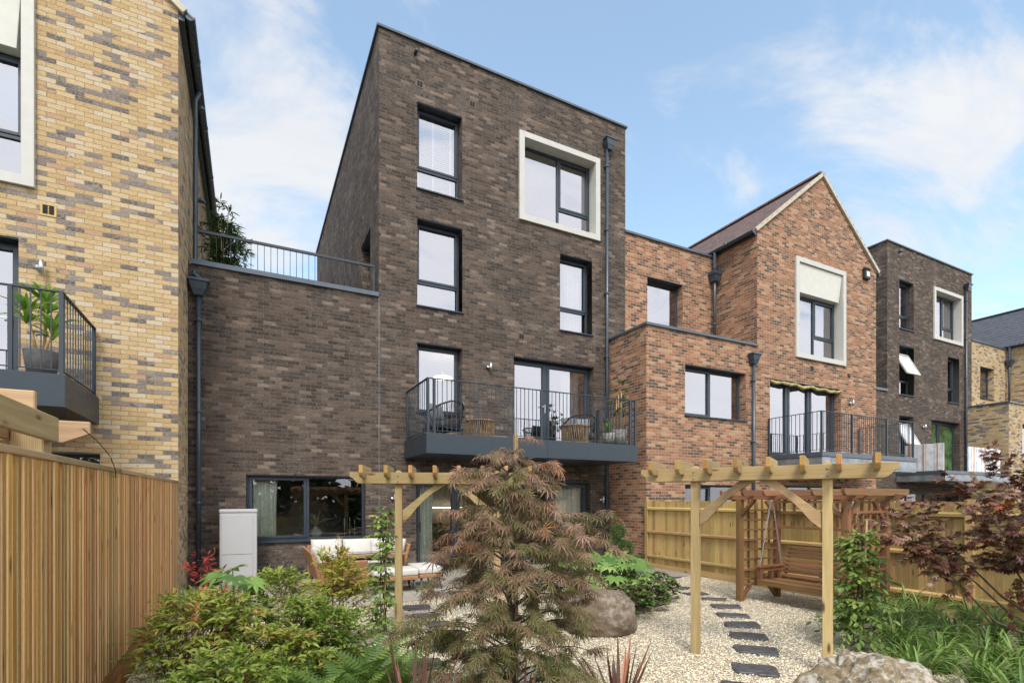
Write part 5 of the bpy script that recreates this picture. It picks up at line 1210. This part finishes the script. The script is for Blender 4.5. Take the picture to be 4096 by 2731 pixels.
def maple():
    B = np.array([1.81, 3.57, 0.]); t = thing('japanese_maple', 'bronze laceleaf Japanese maple in the middle foreground', 'tree', tuple(B)); fb = FB(); mb = MB(); A = math.atan(1050/2064)
    rt = np.array([math.cos(A), -math.sin(A), 0]); fw = np.array([math.sin(A), math.cos(A), 0])
    tr = [np.array([0, 0, 0.]), rt*.02+np.array([0, 0, .5]), rt*-.02+fw*.03+np.array([0, 0, 1.0]), rt*.03+np.array([0, 0, 1.5]), rt*-.035+np.array([0, 0, 1.82]), rt*.0+np.array([0, 0, 2.08])]
    tr = [B+p for p in tr]; mb.tube(tr, [.032, .027, .021, .015, .009, .004], 8)
    def trunk(z):
        for a, b in zip(tr, tr[1:]):
            if a[2] <= z <= b[2]: q = (z-a[2])/(b[2]-a[2]); return a*(1-q)+b*q
        return tr[-1]
    prof = [(.1, .50), (.28, .56), (.45, .66), (.60, .92), (.72, .80), (.9, .70), (1.1, .72), (1.3, .70), (1.46, .80), (1.56, .52), (1.66, .26), (1.76, .50), (1.88, .36), (2.0, .22), (2.12, .08)]
    pz = [p[0] for p in prof]; pr = [p[1] for p in prof]
    def pad(z1, a, r1, ns, sz, cb):
        r1 *= .74 if z1 < 1.2 else .67
        d = rt*math.cos(a)+fw*math.sin(a); p0 = trunk(max(.15, min(2.06, z1-.16*r1-.03))); e_ = trunk(min(2.1, z1))*[1, 1, 0]+np.array([0, 0, z1])+d*r1
        r1 = r1; L_ = e_-p0; bow = np.array([0, 0, .16*r1]); Cq = lambda q: p0+L_*q+bow*4*q*(1-q)
        mb.tube([tuple(Cq(q)) for q in (0, .25, .5, .75, 1)], [.009, .0075, .006, .004, .002], 5, caps=False)
        side = np.array([-d[1], d[0], 0])
        for k in range(ns):
            q = .30+.70*((k+random.random())/ns)**.8; s0 = Cq(q); s0 = s0+np.array([0, 0, random.uniform(-.10, .10)*(.4+q)]); f = random.uniform(-1, 1); ln = (.16+.30*r1*(1.15-q*.6))*random.uniform(.6, 1.2)
            e2 = s0+(d*(.35+.5*(1-abs(f)))+side*f*.95)*ln+np.array([0, 0, random.uniform(-.10, .05)-.10*ln])
            tw = spray(fb, LACE, s0, e2, int(5+8*ln/.3), sz, cb+random.uniform(-.16, .16)+.18*(q > .8), .12, .16, out=.9, droop=.55, jit=.45, rvar=.26)
            if k % 2 == 0: mb.tube(tw, [.003, .0025, .002, .001], 4, caps=False)
    nb = 62
    for k in range(nb):
        q = (k+random.random())/nb; z1 = .14+1.98*q; a = k*2.39996+random.uniform(-.5, .5); rad = float(np.interp(z1, pz, pr)); lr = math.cos(a)
        rad *= 1+.30*math.exp(-((z1-1.42)/.12)**2)*max(0, lr)+.22*math.exp(-((z1-.62)/.14)**2)*max(0, -lr)-.15*(z1 > .95)*max(0, -lr)*(z1 < 1.4)
        r1 = max(.06, rad*(random.uniform(.72, 1.12) if random.random() < .8 else random.uniform(.4, .7)))
        pad(z1-.06*r1, a, r1, int(2+6.5*r1), .094 if z1 < 1.85 else .08, .06+.50*q*random.uniform(.4, 1.3)+random.uniform(-.08, .14))
    for z1, a, r1 in ((1.82, 2.9, .50), (1.88, .35, .58), (1.42, .05, 1.12), (1.30, -.2, .85), (1.52, 3.3, .60), (1.28, 3.1, .75), (.66, 3.2, 1.05), (.50, 2.8, .85), (.70, .2, .82), (.40, 3.0, .8), (.35, .3, .7), (1.7, -1.2, .34), (1.5, -1.7, .45), (.95, 3.0, .8), (.95, .2, .8), (1.02, -2.0, .7), (.8, -1.3, .7), (1.2, -1.6, .62), (.5, -1.5, .65), (1.1, .1, .8)): pad(z1, a, r1, int(3+7*r1), .094, .08+.25*z1*random.uniform(.6, 1.3))
    fb.build('crown', M['lf_maple'], t); mb.build('trunk', M['bark'], t, recalc=False)
    m = MB(); p = B+fw*.07+rt*.035; m.bar(tuple(p), (p[0], p[1], 2.20), .032, .032, (1, 0, 0)); tag(m.build('wooden_stake', M['pine'], bevel=.003), 'pale square wooden stake behind the bronze maple trunk', 'stake')
maple()
def red_maple():
    B = np.array([7.55, 1.95, 0.]); t = thing('red_maple', 'purple-leaved Japanese maple leaning in from the right edge', 'tree', tuple(B)); fb = FB(); mb = MB(); A = math.atan(1050/2064)
    rt = np.array([math.cos(A), -math.sin(A), 0]); fw = np.array([math.sin(A), math.cos(A), 0])
    C = np.array([6.95, 2.42, 1.42])
    for k in range(15):
        a = random.uniform(-1, 1); tip = C+rt*(a*.95-.1)+fw*random.uniform(-.5, .5)+np.array([0, 0, random.uniform(-.2, .42)])
        b0 = B+rng.normal(0, .04, 3)*[1, 1, 0]; mid = b0*.52+tip*.48+np.array([0, 0, -.13])+rng.normal(0, .05, 3); mb.tube([b0, b0*.75+mid*.25+np.array([0, 0, .05]), mid, mid*.5+tip*.5+np.array([0, 0, .03]), tip], [.019, .015, .011, .007, .003], 6)
        for j in range(31):
            q = random.uniform(.32, 1); p0 = mid*(1-q)+tip*q; d = uv3(1)[0]*[1, 1, .55]+np.array([0, 0, .12])-rt*.15; L_ = random.uniform(.18, .42); p1 = p0+d*L_
            zrel = (p1[2]-C[2])
            if zrel < -.52: continue
            tw = spray(fb, BROADM, p0, p1, 9, .066, .30+random.uniform(-.2, .35)+.15*max(0, zrel), .2, .06, out=.9, droop=.3, jit=.45, rvar=.3); mb.tube(tw, [.003, .0025, .002, .001], 4, caps=False)
    for dx_, dz_, n in ((-1.25, -.1, 10), (-1.12, -.32, 10), (-1.0, .18, 12), (-.75, -.55, 8), (-.55, -.78, 6), (.1, -.85, 7), (-.2, .62, 14), (.4, .66, 16), (.7, .62, 14), (-.6, .5, 14), (.2, .55, 14)):
        e_ = C+rt*dx_+np.array([0, 0, dz_])
        for j in range(5): p1 = e_+rng.normal(0, .09, 3); spray(fb, BROADM, C+(e_-C)*.55+rng.normal(0, .05, 3), p1, n, .07, .35+random.uniform(-.2, .3), .3, .05, out=.9, droop=.3, jit=.45, rvar=.3)
    fb.build('crown', M['lf_red'], t); mb.build('trunk', M['barkg'], t, recalc=False)
red_maple()
def climber(label, base, h, rb, rt_, n, sz, cane, cl, lean=(0, 0)):
    t = thing('climbing_plant', label, 'climber', (*base, 0)); fb = FB(); mb = MB(); b = np.array([*base, 0.])
    for k in range(4): a = 1.6*k; mb.tube([tuple(b+[.04*math.cos(a+q*4), .04*math.sin(a+q*4), h*q]) for q in np.linspace(0, .95, 9)], .006, 5, caps=False)
    for k in range(n):
        q = ((k+random.random())/n); a = random.uniform(0, 6.283); rr = (rb*(1-q)+rt_*q)*random.uniform(.55, 1.15); z = h*(.06+.95*q)
        p0 = b+np.array([0, 0, z*.97]); p1 = b+np.array([math.cos(a)*rr, math.sin(a)*rr, z+random.uniform(-.06, .05)]); spray(fb, OVAL, p0, p1, 9, sz, .25+.5*q*random.random(), .15, .15, droop=.45, jit=.3)
    fb.build('foliage', M['lf_climb'], t); mb.build('stems', M['bark'], t, recalc=False)
    m = MB(); m.tube([(base[0]-.01, base[1]-.05, 0), (base[0]-.01+cane[0], base[1]-.05+cane[1], cane[2])], .010, 8); tag(m.build('bamboo_cane', M['bamboo']), cl, 'cane')
climber('slim green climber on canes beside the left pergola post', (1.50, 6.52), 1.56, .22, .17, 105, .08, (.06, .02, 1.50), 'thin bamboo cane in the climber beside the left pergola post')
climber('bushy light green climber on a cane in front of the swing arbour', (6.12, 3.42), 1.30, .46, .20, 185, .085, (-.02, -.06, 1.47), 'thin bamboo cane standing in the bushy climber before the swing')
def lily(x, y, label, n=85, L_=.66):
    fb = FB()
    for k in range(n):
        a = random.uniform(0, 6.283); l = L_*random.uniform(.6, 1.15); ln = random.uniform(.35, 1.0); pts = []; s0 = random.uniform(0, .10); a2 = random.uniform(0, 6.28)
        for q in np.linspace(0, 1, 8): pts.append((x+s0*math.cos(a2)+math.cos(a)*l*ln*q**1.3*.9, y+s0*math.sin(a2)+math.sin(a)*l*ln*q**1.3*.9, l*(1.25*q-(.35+.75*ln)*q*q*.95)+.01))
        w_ = random.uniform(.0065, .0105); fb.blade(pts, [w_*.8, w_, w_, w_, w_*.9, w_*.75, w_*.5, w_*.05], (-math.sin(a), math.cos(a), .15), random.random())
    o = fb.build('daylily_clump', M['lf_lily']); tag(o, label, 'daylily', 'strappy daylily clumps under the purple maple')
LL = 'arching green daylily clump under the purple maple'
spots = [(6.45, 2.95), (6.85, 3.35), (7.3, 3.75), (7.75, 4.1), (6.0, 2.55), (6.5, 2.45), (7.0, 2.85), (7.45, 3.2), (7.95, 3.55), (5.6, 2.15), (6.1, 2.05), (6.7, 2.0), (7.9, 2.9), (8.35, 3.3), (8.3, 4.0), (5.25, 1.75), (5.8, 1.6), (7.5, 2.4), (8.4, 2.6), (6.9, 3.95), (6.2, 3.05), (5.4, 2.45)]
for k, (x, y) in enumerate(spots): lily(x+random.uniform(-.07, .07), y+random.uniform(-.07, .07), LL)
def phormium(x, y, n, L_, label):
    fb = FB()
    for k in range(n):
        a = k*2.4+random.uniform(-.3, .3); l = L_*random.uniform(.6, 1.1); ln = random.uniform(.12, .75); pts = []
        for q in np.linspace(0, 1, 7): pts.append((x+.03*math.cos(a)+math.cos(a)*l*ln*q, y+.03*math.sin(a)+math.sin(a)*l*ln*q, l*math.sqrt(1-min(.9, ln*ln*.8))*q-.10*ln*q*q))
        w_ = random.uniform(.012, .02); fb.blade(pts, [w_*.7, w_, w_*1.05, w_, w_*.8, w_*.45, .001], (-math.sin(a), math.cos(a), .0), random.random())
    o = fb.build('phormium', M['lf_phorm']); tag(o, label, 'phormium', 'bronze sword leaved plants at the bottom edge')
phormium(2.55, 3.18, 32, .68, 'bronze sword-leaved plant right of the maple trunk, at the bottom edge'); phormium(.98, 3.42, 30, .80, 'bronze sword-leaved plant left of the maple trunk, at the bottom edge'); phormium(1.62, 3.08, 26, .62, 'bronze sword-leaved plant under the maple, at the bottom edge')

# potted plants on the balconies and terrace
def pot(t, c, r0, r1, h, mat):
    m = MB(); m.lathe([(r0, 0), (r1, h), (r1-.02, h), (r1-.03, h-.04)], c, 24); return m.build('pot', mat, t)
def tufts(fb, c, n, L_, w_, spread=1.0, rr=(0, 1)):
    for k in range(n):
        a = random.uniform(0, 6.283); l = L_*random.uniform(.6, 1.1); ln = random.uniform(.15, 1)*spread; pts = [(c[0]+math.cos(a)*l*ln*q, c[1]+math.sin(a)*l*ln*q, c[2]+l*(1.0*q-(.25+.5*ln)*q*q)) for q in np.linspace(0, 1, 6)]
        fb.blade(pts, [w_*.6, w_, w_, w_*.85, w_*.55, .001], (-math.sin(a), math.cos(a), 0), random.uniform(*rr))
t = thing('potted_plant', 'tall bushy plant in a grey pot at the right end of the balcony', 'potted plant', (8.25, 10.3, 3.035)); pot(t, (8.25, 10.3, 3.035), .15, .20, .40, M['potg'])
m = MB(); fb = FB()
for k in range(5): a = k*1.3; m.tube([(8.25+.04*math.cos(a), 10.3+.04*math.sin(a), 3.4), (8.24+.07*math.cos(a), 10.3+.07*math.sin(a), 4.0+.1*k)], .012, 6)
m.build('stems', M['bamboo'], t)
for k in range(24): tufts(fb, (8.2+random.gauss(0, .12), 10.3+random.gauss(0, .12), 3.75+random.random()*.8), 15, .2, .010)
fb.build('foliage', M['lf_bamboo'], t)
t = thing('potted_plant', 'small spiky plant in a round grey pot on the balcony, beside the tall one', 'potted plant', (7.82, 10.15, 3.035)); pot(t, (7.82, 10.15, 3.035), .11, .16, .28, M['potg']); fb = FB(); tufts(fb, (7.82, 10.15, 3.3), 34, .5, .012, .7); fb.build('foliage', M['lf_lily'], t)
t = thing('potted_plant', 'bright green dracaena in a charcoal pot on the left balcony', 'potted plant', (-2.56, 9.3, 3.285)); pot(t, (-2.56, 9.3, 3.285), .14, .20, .44, M['pot']); m = MB(); fb = FB()
for (dx_, dy_, z) in ((-.16, 0, 4.25), (.04, .05, 4.42), (.12, -.02, 4.05)): m.tube([(-2.56+dx_*.3, 9.3+dy_, 3.7), (-2.56+dx_, 9.3+dy_, z)], .02, 8); tufts(fb, (-2.56+dx_, 9.3+dy_, z-.03), 30, .48, .026, .9); tufts(fb, (-2.56+dx_, 9.3+dy_, z-.15), 14, .4, .026, 1.1)
m.build('stems', M['bamboo'], t); fb.build('foliage', M['lf_drac'], t)
t = thing('potted_plant', 'bamboo in a dark pot on the roof terrace, beside the yellow house', 'potted plant', (-.52, 12.7, 5.8)); pot(t, (-.52, 12.7, 5.8), .16, .2, .42, M['pot']); m = MB(); fb = FB()
for k in range(7): a = k*.9; e_ = (-.50+.30*math.cos(a)*random.random(), 12.7+.2*math.sin(a), 7.2+.10*k); m.tube([(-.52+.06*math.cos(a), 12.7+.06*math.sin(a), 6.2), e_], .011, 6); [spray(fb, NARROW, (-.52+(e_[0]+.52)*q, 12.7+(e_[1]-12.7)*q, 6.2+(e_[2]-6.2)*q), (-.52+(e_[0]+.52)*q+random.uniform(-.38, .42), 12.7+random.uniform(-.35, .3), 6.2+(e_[2]-6.2)*q+random.uniform(.0, .25)), 16, .17, .5*random.random()+.1, .2, .1) for q in np.linspace(.08, 1, 22)]
m.build('stems', M['bamboo'], t); fb.build('foliage', M['lf_bamboo'], t)
# the hedge row behind the viewer, seen only in the window panes
fb = FB(); n = 9000; x = rng.uniform(-16, 22, n); y = -7.5+rng.normal(0, .6, n); z = rng.random(n)*(3.6+.8*np.sin(x*.9)+.6*np.sin(x*2.3)); fb.scatter(OVAL, np.stack([x, y, z-.3], 1), uv3(n), uv3(n), rng.uniform(.4, .8, n), rng.random(n))
tag(fb.build('hedge', M['lf_hedge']), 'dark tall hedge across the garden, mirrored in the ground floor windows', 'hedge')
# trailing vine stem over the slatted fence
m = MB(); m.tube([(-1.02, 4.5, 2.17), (-1.0, 4.75, 2.12), (-.985, 5.1, 2.03), (-.99, 5.3, 1.93), (-1.0, 5.36, 1.87)], .004, 6); t = thing('vine_shoot', 'thin red vine shoot curling down over the slatted fence top', 'vine', (-1.0, 4.9, 1.9)); m.build('stem', M['stem'], t)
fb = FB(); P = np.array([(-1.0, 4.75, 2.12), (-.99, 4.78, 2.10), (-.985, 5.12, 2.02), (-.98, 5.1, 2.03), (-1.0, 5.36, 1.87)]); fb.scatter(OVAL, P, uv3(5), uv3(5), np.full(5, .06), rng.random(5)); fb.build('leaves', M['lf_climb'], t)
